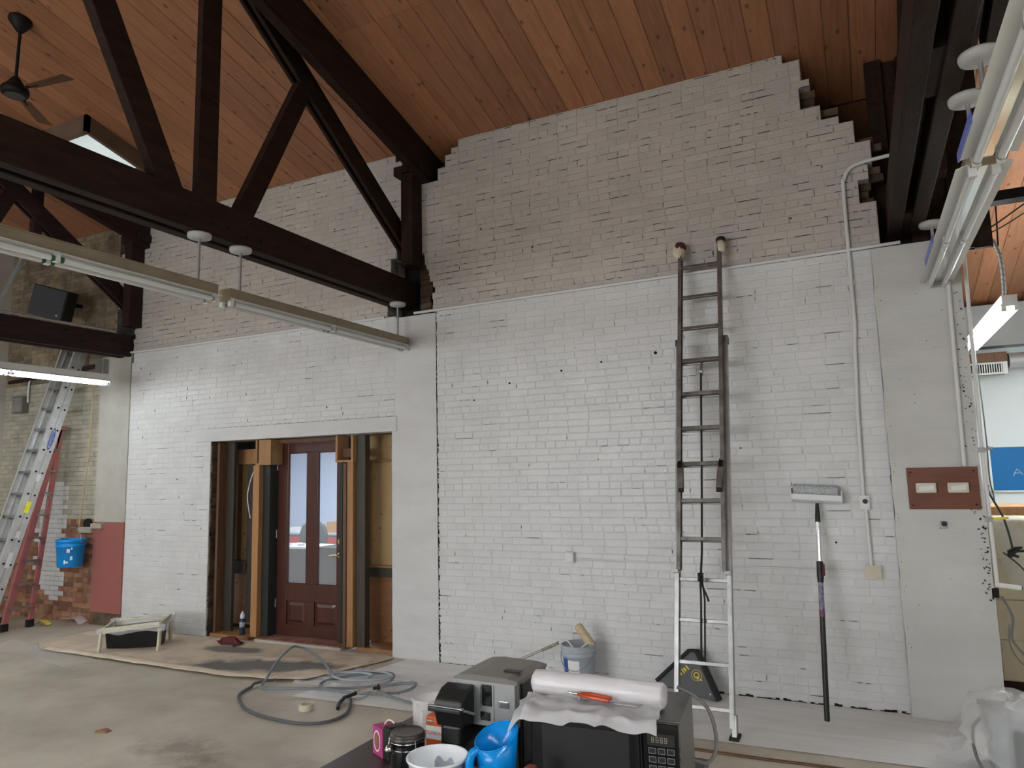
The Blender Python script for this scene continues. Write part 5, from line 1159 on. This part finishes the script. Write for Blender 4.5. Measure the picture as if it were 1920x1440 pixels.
# tape roll, rag, scraps
tp = thing('tape_roll', 'cream roll of masking tape standing flat on the concrete', 'tape', (-4.34, -1.69, 0))
MB().lathe([(.040, .002), (.062, .002), (.062, .050), (.040, .050), (.040, .002)], (-4.34, -1.69, 0), n=32, smooth=False).build('tape', MAT['tape'], tp); MB().lathe([(.038, .001), (.0405, .001), (.0405, .051), (.038, .051), (.038, .001)], (-4.34, -1.69, 0), n=32).build('core', MAT['cream'], tp)
rg = crumple(16, 12, lambda u, v: (-6.97 + .30*u, -.30 + .16*v, .035 + .05*math.sin(u*math.pi)*math.sin(v*math.pi)), .045, 14, 4); rg.v = [(v[0], v[1], max(.02, v[2])) for v in rg.v]
tag(rg.build('rag', MAT['rag'], loc=(-6.84, -.22, 0), solid=.004), 'maroon rag crumpled on the drop cloth in front of the door', 'rag')
tag(MB().hexa([(-5.53, -2.74, .001), (-5.42, -2.72, .001), (-5.43, -2.66, .001), (-5.50, -2.65, .001), (-5.52, -2.73, .018), (-5.43, -2.715, .012), (-5.44, -2.67, .01), (-5.49, -2.66, .016)]).build('brick_chip', MAT['raw_brick'], loc=(-5.48, -2.7, 0)), 'small red brown chip lying alone on the concrete', 'chip')
tag(crumple(10, 6, lambda u, v: (-10.38 + .22*u, -.36 + .10*v, .03 + .035*math.sin(u*3.1)), .03, 12, 6).build('yellow_wrapper', MAT['yellow'], loc=(-10.3, -.3, 0), solid=.003), 'crumpled yellow wrapper at the foot of the red stepladder', 'wrapper')
# ================================================================== TABLE IN THE FOREGROUND
ZT = .75
tb = thing('table', 'dark brown table in the foreground carrying the coffee things and microwave', 'table', (-1.36, -4.1, 0))
MB().box((-2.09, -4.80, ZT - .03), (-.655, -3.42, ZT)).build('table_top', MAT['dark_brown'], tb, bevel=.003)
MB().box((-2.03, -4.72, ZT - .10), (-.72, -3.48, ZT - .03)).build('apron', MAT['dark_brown'], tb)
for x in (-2.02, -.73):
    for y in (-4.71, -3.49): MB().box((x - .025, y - .025, 0), (x + .025, y + .025, ZT - .10)).build('leg', MAT['black'], tb)
# ---- microwave
ex = Vector((math.cos(.087), math.sin(.087), 0)); ey = Vector((-ex.y, ex.x, 0)); UP = Vector((0, 0, 1))
O = Vector((-1.185, -3.985, ZT))
def mp_(a, b, c): return O + ex*a + ey*b + UP*c
mw = thing('microwave', 'black microwave oven with stainless top and side at the front edge of the table', 'microwave', (-.92, -3.78, ZT))
def mbx(name, a, b, mt, parent=None, bevel=0.0):
    c = [(a[i] + b[i]) / 2 for i in range(3)]; h = [abs(b[i] - a[i]) / 2 for i in range(3)]
    return MB().obox(mp_(*c), ex, ey, UP, h).build(name, MAT[mt], parent or mw, bevel=bevel)
mbx('case', (0, .012, .012), (.545, .36, .30), 'dark_silver', bevel=.004)
dr_ = mbx('door', (.0, -.012, .014), (.415, .012, .296), 'gloss_black', bevel=.004)
mbx('window', (.045, -.0135, .045), (.37, -.012, .255), 'black', dr_); mbx('door_handle', (.392, -.03, .03), (.408, -.012, .28), 'gloss_black', dr_, .004)
cp = mbx('control_panel', (.418, -.012, .014), (.545, .012, .296), 'gloss_black', bevel=.003)
mbx('display', (.435, -.0135, .222), (.53, -.012, .262), 'black', cp)
seg = {'8': 'abcdefg'}
for d_ in range(4):
    bx_ = .450 + d_*.015
    for (u0, u1, w0, w1) in ((0, .009, .0165, .018), (0, .009, .008, .0095), (0, .009, 0, .0015), (0, .0015, 0, .018), (.0075, .009, 0, .018)):
        mbx('display_digit', (bx_ + u0, -.0145, .233 + w0), (bx_ + u1, -.0135, .233 + w1), 'tan_metal', cp)
for r_ in range(6):
    for c_ in range(3):
        a = .438 + c_*.032; z = .195 - r_*.029
        b_ = mbx('button', (a, -.0145, z), (a + .027, -.012, z + .021), 'black', cp, .003)
        for (p, q) in (((a + .001, -.0152, z + .001), (a + .026, -.0145, z + .0022)), ((a + .001, -.0152, z + .0188), (a + .026, -.0145, z + .020)), ((a + .001, -.0152, z + .002), (a + .0022, -.0145, z + .019)), ((a + .0248, -.0152, z + .002), (a + .026, -.0145, z + .019))):
            MB().obox(mp_(*[(p[i] + q[i]) / 2 for i in range(3)]), ex, ey, UP, [abs(q[i]-p[i])/2 for i in range(3)]).build('button_outline', MAT['steel'], cp)
for a in (.05, .49):
    for b in (.05, .31): mbx('foot', (a - .015, b - .015, 0), (a + .015, b + .015, .013), 'rubber')
tag(MB().tube(catmull([mp_(.50, .30, .335), mp_(.58, .27, .31), mp_(.625, .24, .27), mp_(.645, .22, .20), mp_(.64, .21, .14), mp_(.61, .20, .105), mp_(.558, .20, .11)], 7), .007, 8).build('power_cord', MAT['grey_wire'], loc=mp_(.56, .25, .1)), 'thick grey power cord arching over the right side of the microwave', 'cord')
# ---- roll of plastic sheeting with its loose end
pr2 = thing('plastic_roll', 'fat roll of milky plastic sheeting lying on top of the microwave', 'plastic roll', (-.98, -3.80, 1.05))
ra, rb = Vector((-1.255, -3.805, 1.097)), Vector((-.715, -3.815, 1.099))
prof = [(0, 0), (.03, .002), (.044, .012)] + [(.0462 + .0012*math.sin(i*1.7), .03 + i*.044) for i in range(11)] + [(.046, .525), (.04, .536), (.028, .53), (0, .522)]
MB().lathe(prof, ra, n=36, axis=(rb - ra)).build('roll', MAT['roll_plastic'], pr2)
def lsheet(u, v):
    x = -1.265 + .535*u + .02*v; y = -3.83 - .225*v + .03*u; z = 1.0565 + .006*math.sin(u*9 + v*3)*v
    if v > .80: z -= (v - .80) * .16; y += (v - .8)*.06
    if u < .10: z -= (.10 - u) * .55 * v; x -= .01
    return (x, y, z + .004)
m_ = crumple(56, 24, lsheet, .016, 17, 9); m_.v = [(v[0], v[1], max(v[2], 1.0535) if (v[1] > -3.985 and v[0] > -1.2) else v[2]) for v in m_.v]
m_.build('loose_end', MAT['plastic_thick'], pr2)
# knife / pliers on the plastic
kt = thing('pliers', 'pair of red amber handled pliers lying on the loose plastic', 'pliers', (-.98, -3.885, 1.075))
MB().tube([(-1.088, -3.868, 1.088), (-1.035, -3.878, 1.089)], [.003, .008], 8).build('jaws', MAT['chrome'], kt)
for (dy, n_) in ((.013, 0), (-.013, 1)):
    MB().tube(catmull([(-1.035, -3.878 + dy*.3, 1.089), (-.995, -3.882 + dy*1.2, 1.090), (-.95, -3.888 + dy*1.3, 1.089), (-.905, -3.892 + dy*1.1, 1.087)], 5), [.0075]*16, 8).build('handle', MAT['orange_handle'], kt)
MB().cyl((-1.03, -3.879, 1.07), (-1.03, -3.879, 1.098), .008, n=10).build('pivot', MAT['steel'], kt)
kb = MB().hexa([(-.89, -3.900, 1.076), (-.80, -3.905, 1.076), (-.785, -3.875, 1.076), (-.89, -3.885, 1.076), (-.89, -3.900, 1.079), (-.80, -3.905, 1.079), (-.785, -3.875, 1.079), (-.89, -3.885, 1.079)])
tag(kb.build('scraper_blade', MAT['steel'], loc=(-.84, -3.89, 1.064)), 'grey putty knife blade lying beside the pliers', 'scraper')
# ---- coffee maker
kg = thing('coffee_maker', 'black and silver pod coffee maker left of the microwave', 'coffee maker', (-1.465, -3.70, ZT))
def kb_(name, a, b, mt, bevel=.004, parent=None): return MB().box(a, b).build(name, MAT[mt], parent or kg, bevel=bevel)
kb_('body', (-1.612, -3.79, ZT), (-1.318, -3.53, ZT + .33), 'black', .01)
MB().prism([(-.15, 0), (.147, 0), (.147, .014), (.10, .022), (-.06, .026), (-.12, .02), (-.15, .008)], (-1.462, -3.835, ZT + .328), (1, 0, 0), (0, 0, 1), (0, 1, 0), .30).build('lid', mat('taupe_grey_lid', (.16, .145, .13), rough=.35), kg)
kb_('reservoir_hatch', (-1.42, -3.75, ZT + .353), (-1.345, -3.72, ZT + .357), 'black', .001)
fp = kb_('faceplate', (-1.60, -3.835, ZT + .155), (-1.325, -3.79, ZT + .332), 'silver')
kb_('side_column', (-1.42, -3.835, ZT), (-1.335, -3.79, ZT + .155), 'silver')
kb_('seam', (-1.4235, -3.8365, ZT + .0), (-1.4215, -3.833, ZT + .32), 'dark_silver', 0)
w = kb_('sight_window', (-1.478, -3.839, ZT + .235), (-1.432, -3.834, ZT + .318), 'gloss_black', .002, fp); kb_('window_frame', (-1.484, -3.838, ZT + .230), (-1.478, -3.833, ZT + .322), 'chrome', .001, fp)
kb_('button_window', (-1.485, -3.839, ZT + .178), (-1.44, -3.834, ZT + .212), 'gloss_black', .002, fp); kb_('badge', (-1.40, -3.839, ZT + .235), (-1.352, -3.834, ZT + .262), 'chrome', .003, fp); kb_('badge_inset', (-1.393, -3.841, ZT + .24), (-1.359, -3.838, ZT + .257), 'dark_silver', .001, fp)
hd_ = MB().prism([(-.02, .16), (-.02, .315), (-.075, .305), (-.125, .27), (-.135, .24), (-.11, .165)], (-1.642, -3.815, ZT), (0, 1, 0), (0, 0, 1), (1, 0, 0), .13).build('brew_head', MAT['black'], kg, bevel=.008)
for x in (-1.647, -1.507): MB().tube([(x, -3.85, ZT + .20), (x, -3.93, ZT + .235), (x, -3.96, ZT + .243)], .006, 8).build('lever_arm', MAT['silver'], hd_)
MB().box((-1.655, -3.975, ZT + .232), (-1.50, -3.945, ZT + .252)).build('lever_handle', MAT['black'], hd_, bevel=.006)
MB().box((-1.66, -3.968, ZT + .248), (-1.495, -3.95, ZT + .255)).build('lever_trim', MAT['silver'], hd_, bevel=.002)
kb_('nozzle_block', (-1.625, -3.92, ZT + .09), (-1.53, -3.82, ZT + .17), 'black', .012)
kb_('drip_tray', (-1.61, -3.92, ZT), (-1.44, -3.79, ZT + .03), 'black', .006)
# ---- clear pitcher
cx, cy = -1.787, -3.77
cpz = thing('clear_pitcher', 'clear ribbed plastic pitcher behind the coffee jar', 'pitcher', (cx, cy, ZT))
m_ = MB(); n = 36; P_ = [(.052, .004), (.055, .01), (.060, .12), (.064, .205), (.066, .215)]
vs = []
for r_, h_ in P_:
    for i in range(n):
        a = 2*math.pi*i/n; k = r_ + (.0016 if i % 2 else -.0006); sp_ = .016 * math.exp(-((a - 1.2)/.25)**2) * (h_/.215)**3; vs.append((cx + (k + sp_)*math.cos(a), cy + (k + sp_)*math.sin(a), ZT + h_ + sp_*.3))
m_.add(vs, [(k*n+i, k*n+(i+1) % n, (k+1)*n+(i+1) % n, (k+1)*n+i) for k in range(4) for i in range(n)], True); m_.build('wall', MAT['clear_plastic'], cpz, solid=.003)
MB().tube(vs[4*n:5*n] + [vs[4*n]], .0022, 6).build('rim', MAT['clear_plastic'], cpz); MB().lathe([(0, .003), (.053, .003)], (cx, cy, ZT), n=24).build('base', MAT['clear_plastic'], cpz)
a = -1.25; d = Vector((math.cos(a), math.sin(a), 0)); c_ = Vector((cx, cy, ZT))
MB().tube(catmull([c_ + d*.062 + UP*.175, c_ + d*.09 + UP*.178, c_ + d*.10 + UP*.15, c_ + d*.095 + UP*.08, c_ + d*.06 + UP*.06], 5), .007, 8).build('handle', MAT['clear_plastic'], cpz)
# ---- orange coffee carton
db = thing('coffee_carton', 'orange and white coffee pod carton beside the coffee maker', 'carton', (-1.66, -3.875, ZT))
MB().box((-1.705, -3.905, ZT), (-1.632, -3.845, ZT + .187)).build('carton', MAT['orange'], db, bevel=.001)
MB().box((-1.706, -3.9065, ZT + .10), (-1.631, -3.905, ZT + .152)).build('white_band', MAT['label_white'], db)
MB().box((-1.703, -3.9065, ZT + .162), (-1.668, -3.905, ZT + .18)).build('brand_patch', MAT['brown_card'], db); text_obj('KEURIG', .008, MAT['label_white'], db, (-1.6855, -3.9072, ZT + .171), (1, 0, 0), (0, 0, 1), extrude=.0003)
text_obj('DUNKIN', .0205, MAT['orange'], db, (-1.668, -3.9072, ZT + .124), (1, 0, 0), (0, 0, 1), extrude=.0003)
MB().cyl((-1.65, -3.9065, ZT + .06), (-1.65, -3.905, ZT + .06), .018, n=20).build('pod_picture', MAT['black'], db)
# ---- black lidded jar
jx, jy = -1.712, -4.03
jr = thing('clamp_jar', 'black ceramic jar with a wire clamp and round lid at the front left', 'jar', (jx, jy, ZT))
MB().lathe([(0, 0), (.062, 0), (.067, .008), (.068, .12), (.064, .132), (.070, .135), (.070, .142), (0, .142)], (jx, jy, ZT), n=36).build('body', MAT['gloss_black'], jr)
MB().lathe([(.069, .142), (.072, .144), (.072, .150), (.069, .152), (.070, .156), (.070, .162), (.064, .168), (.060, .166), (.03, .165), (0, .165)], (jx, jy, ZT), n=36).build('lid', mat('dark_taupe_lid', (.05, .04, .036), rough=.3), jr)
for z in (.112, .137): MB().tube([(jx + .0705*math.cos(t_*math.pi/18), jy + .0705*math.sin(t_*math.pi/18), ZT + z) for t_ in range(37)], .0022, 6).build('wire_band', MAT['chrome'], jr)
MB().lathe([(0, -.018), (.010, -.015), (.018, 0), (.010, .015), (0, .018)], (jx - .035, jy - .078, ZT + .118), n=16).build('clamp_ball', MAT['chrome'], jr)
MB().tube([(jx - .05, jy - .05, ZT + .15), (jx - .04, jy - .07, ZT + .125)], .003, 6).build('clamp_wire', MAT['chrome'], jr); MB().tube([(jx + .062, jy - .035, ZT + .15), (jx + .062, jy - .035, ZT + .11)], .003, 6).build('clamp_wire', MAT['chrome'], jr)
# ---- white tub
tx, ty = -1.490, -4.16
wt = thing('white_tub', 'translucent white plastic tub with grey paint residue in front of the coffee maker', 'tub', (tx, ty, ZT))
MB().lathe([(0, 0), (.088, 0), (.092, .006), (.108, .140), (.115, .143), (.115, .150), (.109, .152), (.105, .146), (.090, .01), (0, .008)], (tx, ty, ZT), n=40).build('tub', MAT['white_plastic'], wt)
MB().lathe([(0, .03), (.0915, .03)], (tx, ty, ZT), n=40).build('residue', MAT['grey_plastic'], wt)
q = MB(); vs = []
for i in range(41):
    a = .35 + 1.9 * i / 40
    for z, k in ((.035, 0), (.095 + .012*math.sin(i*.55) + .010*math.sin(i*.21 + 1), 1)): rr = .0895 + .0158*(z - .01)/.136 - .0012; vs.append((tx + rr*math.cos(a), ty + rr*math.sin(a), ZT + z))
q.add(vs, [(2*i, 2*i+2, 2*i+3, 2*i+1) for i in range(40)], True); q.build('residue_patch', MAT['grey_plastic'], wt)
# ---- blue pitcher
bx_, by_ = -1.282, -4.085
bl = thing('blue_pitcher', 'bright translucent blue plastic pitcher in front of the microwave', 'pitcher', (bx_, by_, ZT))
m_ = MB(); n = 40; vs = []; P_ = [(.060, .003), (.062, .01), (.070, .14), (.079, .222)]
for r_, h_ in P_:
    for i in range(n):
        a = 2*math.pi*i/n; tilt = .030 * math.cos(a - 1.25) * (h_/.222)**4; vs.append((bx_ + r_*math.cos(a), by_ + r_*math.sin(a), ZT + h_ + tilt))
m_.add(vs, [(k*n+i, k*n+(i+1) % n, (k+1)*n+(i+1) % n, (k+1)*n+i) for k in range(3) for i in range(n)], True); m_.build('wall', MAT['blue_clear'], bl, solid=.003)
MB().tube(vs[3*n:4*n] + [vs[3*n]], .0028, 6).build('rim', MAT['blue_clear'], bl); MB().lathe([(0, .003), (.061, .003)], (bx_, by_, ZT), n=24).build('base', MAT['blue_clear'], bl)
a = -2.25; d = Vector((math.cos(a), math.sin(a), 0)); c_ = Vector((bx_, by_, ZT))
MB().tube(catmull([c_ + d*.072 + UP*.185, c_ + d*.098 + UP*.175, c_ + d*.108 + UP*.14, c_ + d*.105 + UP*.07, c_ + d*.07 + UP*.03], 6), [.016]*25, 10).build('handle', MAT['blue_clear'], bl)
# ---- small bottle
ox_, oy_ = -1.125, -4.13
bo = thing('small_bottle', 'small amber bottle with a ribbed brown red cap before the microwave', 'bottle', (ox_, oy_, ZT))
MB().lathe([(0, 0), (.028, 0), (.030, .006), (.030, .09), (.020, .115), (.018, .13), (0, .13)], (ox_, oy_, ZT), n=24).build('bottle', MAT['amber'], bo)
m_ = MB(); vs = []; n = 40
for r_, h_ in ((.022, .125), (.022, .128), (.0225, .15), (.019, .156), (.0001, .156)):
    for i in range(n): k = r_ + (.0008 if i % 2 else 0) * (r_ > .02); vs.append((ox_ + k*math.cos(2*math.pi*i/n), oy_ + k*math.sin(2*math.pi*i/n), ZT + h_))
m_.add(vs, [(k*n+i, k*n+(i+1) % n, (k+1)*n+(i+1) % n, (k+1)*n+i) for k in range(4) for i in range(n)]); m_.build('cap', MAT['red_cap'], bo)
# ---- pink carton and dark bag
pk = thing('pink_carton', 'magenta carton with a white ring and tan oval at the left end of the table', 'carton', (-1.93, -3.88, ZT))
pe = Vector((.86, -.43, 0)).normalized(); pn = Vector((.5, .86, 0)).normalized(); p0 = Vector((-1.985, -3.895, ZT))
MB().obox(p0 + pe*.045 + pn*.045 + UP*.0575, pe, pn, UP, (.045, .045, .0575)).build('carton', MAT['pink'], pk, bevel=.001)
fc_ = p0 + pe*.040 + UP*.058 - pn*.0008; q = MB(); vs = []
for k in (1.0, .86):
    for i in range(28): t_ = i*math.pi/14; vs.append(fc_ + pe*(.030*k*math.cos(t_)) + UP*(.043*k*math.sin(t_)))
q.add(vs, [(i, (i+1) % 28, 28 + (i+1) % 28, 28 + i) for i in range(28)]); q.build('ring', MAT['label_white'], pk, solid=.0008)
q = MB(); q.add([fc_ + pe*(.019*math.cos(i*math.pi/14)) + UP*(.030*math.sin(i*math.pi/14)) for i in range(28)], [tuple(range(28))]); q.build('oval', MAT['brown_card'], pk, solid=.0008)
MB().tube(catmull([p0 + pe*.03 + pn*.04 + UP*.116, p0 + pe*.045 + pn*.05 + UP*.135, p0 + pe*.07 + pn*.06 + UP*.13, p0 + pe*.085 + pn*.06 + UP*.117], 4), .004, 6).build('paper_loop', MAT['tape'], pk)
bgm = MB().obox(Vector((-1.852, -3.915, ZT + .068)), pe, pn, UP, (.028, .045, .068))
tag(bgm.build('dark_pouch', MAT['black'], loc=(-1.852, -3.915, ZT), bevel=.01), 'small black pouch standing between the magenta carton and the jar', 'pouch')

# ================================================================== BIN AT LOWER RIGHT
bn_ = thing('waste_bin', 'blue grey bin under loose clear plastic at the lower right corner', 'bin', (.78, -.92, 0))
MB().hexa([(.60, -1.08, .0), (.98, -1.08, .0), (.98, -.76, .0), (.60, -.76, .0), (.575, -1.11, .36), (1.01, -1.11, .36), (1.01, -.73, .36), (.575, -.73, .36)]).build('tub', MAT['grey_plastic'], bn_, bevel=.01)
MB().box((.70, -1.125, .05), (.98, -1.10, .30)).build('dark_panel', MAT['dark_grey'], bn_, bevel=.01)
MB().box((.565, -1.12, .345), (1.02, -.72, .365)).build('rim', MAT['steel'], bn_, bevel=.004)
def drape(u, v):
    a = u * 2 * math.pi; k = v; rx, ry = .34*k, .30*k
    z = .47 - .06*k*k if k < .75 else .436 - (k - .75) * (1.2 + .5*math.sin(a*3))
    return (.77 + rx*math.cos(a) - .05*k, -.93 + ry*math.sin(a), max(z, .02))
m_ = crumple(44, 16, drape, .045, 7, 12)
tag(m_.build('plastic_drape', MAT['plastic'], loc=(.77, -.93, .4)), 'crumpled clear plastic drape heaped over the blue grey bin', 'plastic')
m_ = crumple(18, 10, lambda u, v: (.30 + .28*u, -.95 + .45*v - .3*u, .03 + .25*u*u), .03, 8, 15); m_.v = [(v[0], v[1], max(v[2], .014)) for v in m_.v]
tag(m_.build('plastic_sheet', MAT['plastic'], loc=(.45, -.8, 0)), 'clear plastic skirt trailing on the floor left of the bin', 'plastic')
tag(MB().tube(catmull([(.545, -1.06, .34), (.50, -1.10, .30), (.485, -1.14, .22), (.50, -1.18, .12), (.56, -1.22, .03), (.70, -1.22, .02), (.85, -1.17, .04)], 7), .009, 8).build('cable', MAT['grey_wire'], loc=(.5, -1.1, 0)), 'dark grey cable looping down in front of the plastic-draped bin', 'cable')

# ================================================================== RIGHT-HAND ROOM
struct(MB().box((.95, 5.45, 3.56), (XR, YF, 4.16)).build('trim_10', MAT['room_grey']))
struct(MB().box((4.2, .3, 0), (4.35, YF, 5.55)).build('wall_room_bounce', MAT['room_white']))  # unseen white wall added to bounce light and brighten the room
struct(MB().hexa([(.68, .42, 0), (.80, .42, 0), (.80, YF, 0), (.68, YF, 0), (.68, .42, ceil_z(.42) - .002), (.80, .42, ceil_z(.42) - .002), (.80, YF, ceil_z(YF) - .002), (.68, YF, ceil_z(YF) - .002)]).build('wall_partition', MAT['side_wall']))  # unseen partition set here to block room light from the wall notch
bmx = tag(MB().box((.83, .06, 3.985), (3.2, .20, 4.065)).build('tie_beam', MAT['iron'], loc=(2.0, .13, 3.985)), 'thin black tie beam across the opening into the right-hand room', 'beam')
dct = thing('air_duct', 'galvanised round duct with white register high on the rear wall', 'duct', (1.9, 5.3, 3.3))
MB().cyl((1.95, 5.38, 3.33), (4.18, 5.38, 3.33), .105, n=24).build('duct', MAT['duct'], dct)
MB().box((1.10, 5.30, 3.17), (1.93, 5.70, 3.45)).build('plenum', MAT['brown_stud'], dct)
rgf = MB().box((1.12, 5.285, 3.14), (1.92, 5.30, 3.31)).build('register', MAT['white_metal'], dct)
MB().box((1.18, 5.282, 3.165), (1.86, 5.286, 3.285)).build('register_void', MAT['pit'], rgf)
for i in range(24): MB().box((1.185 + i*.0285, 5.276, 3.165), (1.197 + i*.0285, 5.284, 3.285)).build('slat', MAT['white_metal'], rgf)
bb_ = thing('blue_board', 'plain blue board with a faint white mark on the rear room wall', 'board', (1.95, 5.7, 1.8))
MB().box((1.66, 5.70, 1.52), (2.75, 5.745, 2.13)).build('board', MAT['blue_board'], bb_, bevel=.004)
for a, b in (((1.63, 5.69, 1.50), (1.66, 5.75, 2.15)), ((1.63, 5.69, 2.13), (2.78, 5.75, 2.15)), ((1.63, 5.69, 1.50), (2.78, 5.75, 1.52))): MB().box(a, b).build('frame_strip', MAT['white_metal'], bb_)
MB().tube([(1.91, 5.697, 1.72), (1.96, 5.697, 1.82), (2.02, 5.697, 1.74)], .004, 5).build('white_mark', MAT['white_metal'], bb_); MB().tube([(1.925, 5.697, 1.765), (1.99, 5.697, 1.76)], .003, 5).build('white_mark', MAT['white_metal'], bb_)
fcb = thing('filing_cabinet', 'tall cream filing cabinet behind the opening, draped with plastic', 'cabinet', (1.25, 1.2, 0))
MB().box((.93, .92, .09), (1.62, 1.5, 1.43)).build('body', MAT['cream'], fcb, bevel=.005); MB().box((.94, .94, 0), (1.60, 1.48, .09)).build('plinth', MAT['timber'], fcb)
for i in range(4):
    d_ = MB().box((.94, .905, .10 + i*.332), (1.61, .92, .425 + i*.332)).build('drawer', MAT['cream'], fcb, bevel=.003)
    MB().box((1.36, .895, .32 + i*.332), (1.50, .905, .345 + i*.332)).build('handle', MAT['steel'], d_)
tag(MB().box((1.05, 1.75, 0), (1.75, 2.4, 1.50)).build('covered_carton', MAT['stud'], loc=(1.4, 2.0, 0), bevel=.01), 'tall tan carton behind the cream cabinet', 'carton')
def dr2(u, v): return (.95 + .30*u + .22*max(0, v - .25) * (.7 + .3*u), .90 - .03*v + (.35 * max(0, .2 - v)), 1.47 - .03*u - .75*max(0, v - .2)*(1 + .3*u))
tag(crumple(18, 26, dr2, .035, 5, 21).build('plastic_drape', MAT['plastic'], loc=(1.1, .9, .8)), 'clear plastic sheet hanging over the cream filing cabinet', 'plastic')
for i, (pts_, r_, lb) in enumerate((
    ([(1.30, 3.40, 3.38), (1.316, 3.40, 2.97), (1.324, 3.40, 2.59), (1.327, 3.40, 2.15), (1.32, 3.40, 1.72), (1.344, 3.40, 1.41), (1.347, 3.40, .3), (1.36, 3.40, .02)], .008, 'long thin wire hanging beside the pilaster corner'),
    ([(.845, -.05, 1.75), (.87, .1, 1.68), (.96, .25, 1.50), (.99, .25, 1.35), (1.0, .25, 1.25)], .008, 'short black wire above the cable bundle'),
    ([(.93, .2, 1.23), (1.03, .2, 1.13), (1.12, .2, 1.0), (1.25, .2, .92)], .007, 'dark wire sagging to the right from the cable bundle'),
    ([(.86, -.02, .93), (.915, -.02, .78), (.90, -.02, .62), (.985, -.02, .47), (.99, -.02, .30), (1.02, -.02, .18), (1.06, -.02, .12)], .010, 'thick grey cable hanging down past the cream cabinet'),
    ([(.90, .05, .72), (.89, .05, .58), (.93, .05, .47), (1.01, .05, .40), (1.12, .05, .39)], .006, 'thin grey cable looping behind the thick one'),
    ([(1.03, 1.1, 3.98), (1.25, 1.1, 4.08), (1.6, 1.1, 4.3), (2.1, 1.1, 4.55)], .008, 'black cable rising across the orange plank ceiling'),
    ([(1.03, 1.1, 3.96), (1.3, 1.1, 4.05), (1.7, 1.1, 4.28), (2.1, 1.1, 4.50)], .006, 'second black cable just under the first on the plank ceiling'),
    )):
    tag(MB().tube(catmull(pts_, 7), r_, 6).build('hanging_wire', MAT['wire'] if i not in (3, 4) else MAT['grey_wire'], loc=pts_[0]), lb, 'wire', 'loose wires at the opening')
bdl = thing('cable_bundle', 'black clump of taped cable splices at the pilaster corner', 'cable', (.98, .15, 1.22))
r = random.Random(11)
for i in range(7):
    a = Vector((.95 + r.uniform(0, .04), .15, 1.22 + r.uniform(-.02, .02))); b = a + Vector((r.uniform(.02, .10), r.uniform(-.02, .02), r.uniform(-.01, .06)))
    MB().tube([a, (a + b)/2 + Vector((0, 0, .012)), b], .011, 6).build('splice', MAT['rubber'], bdl)
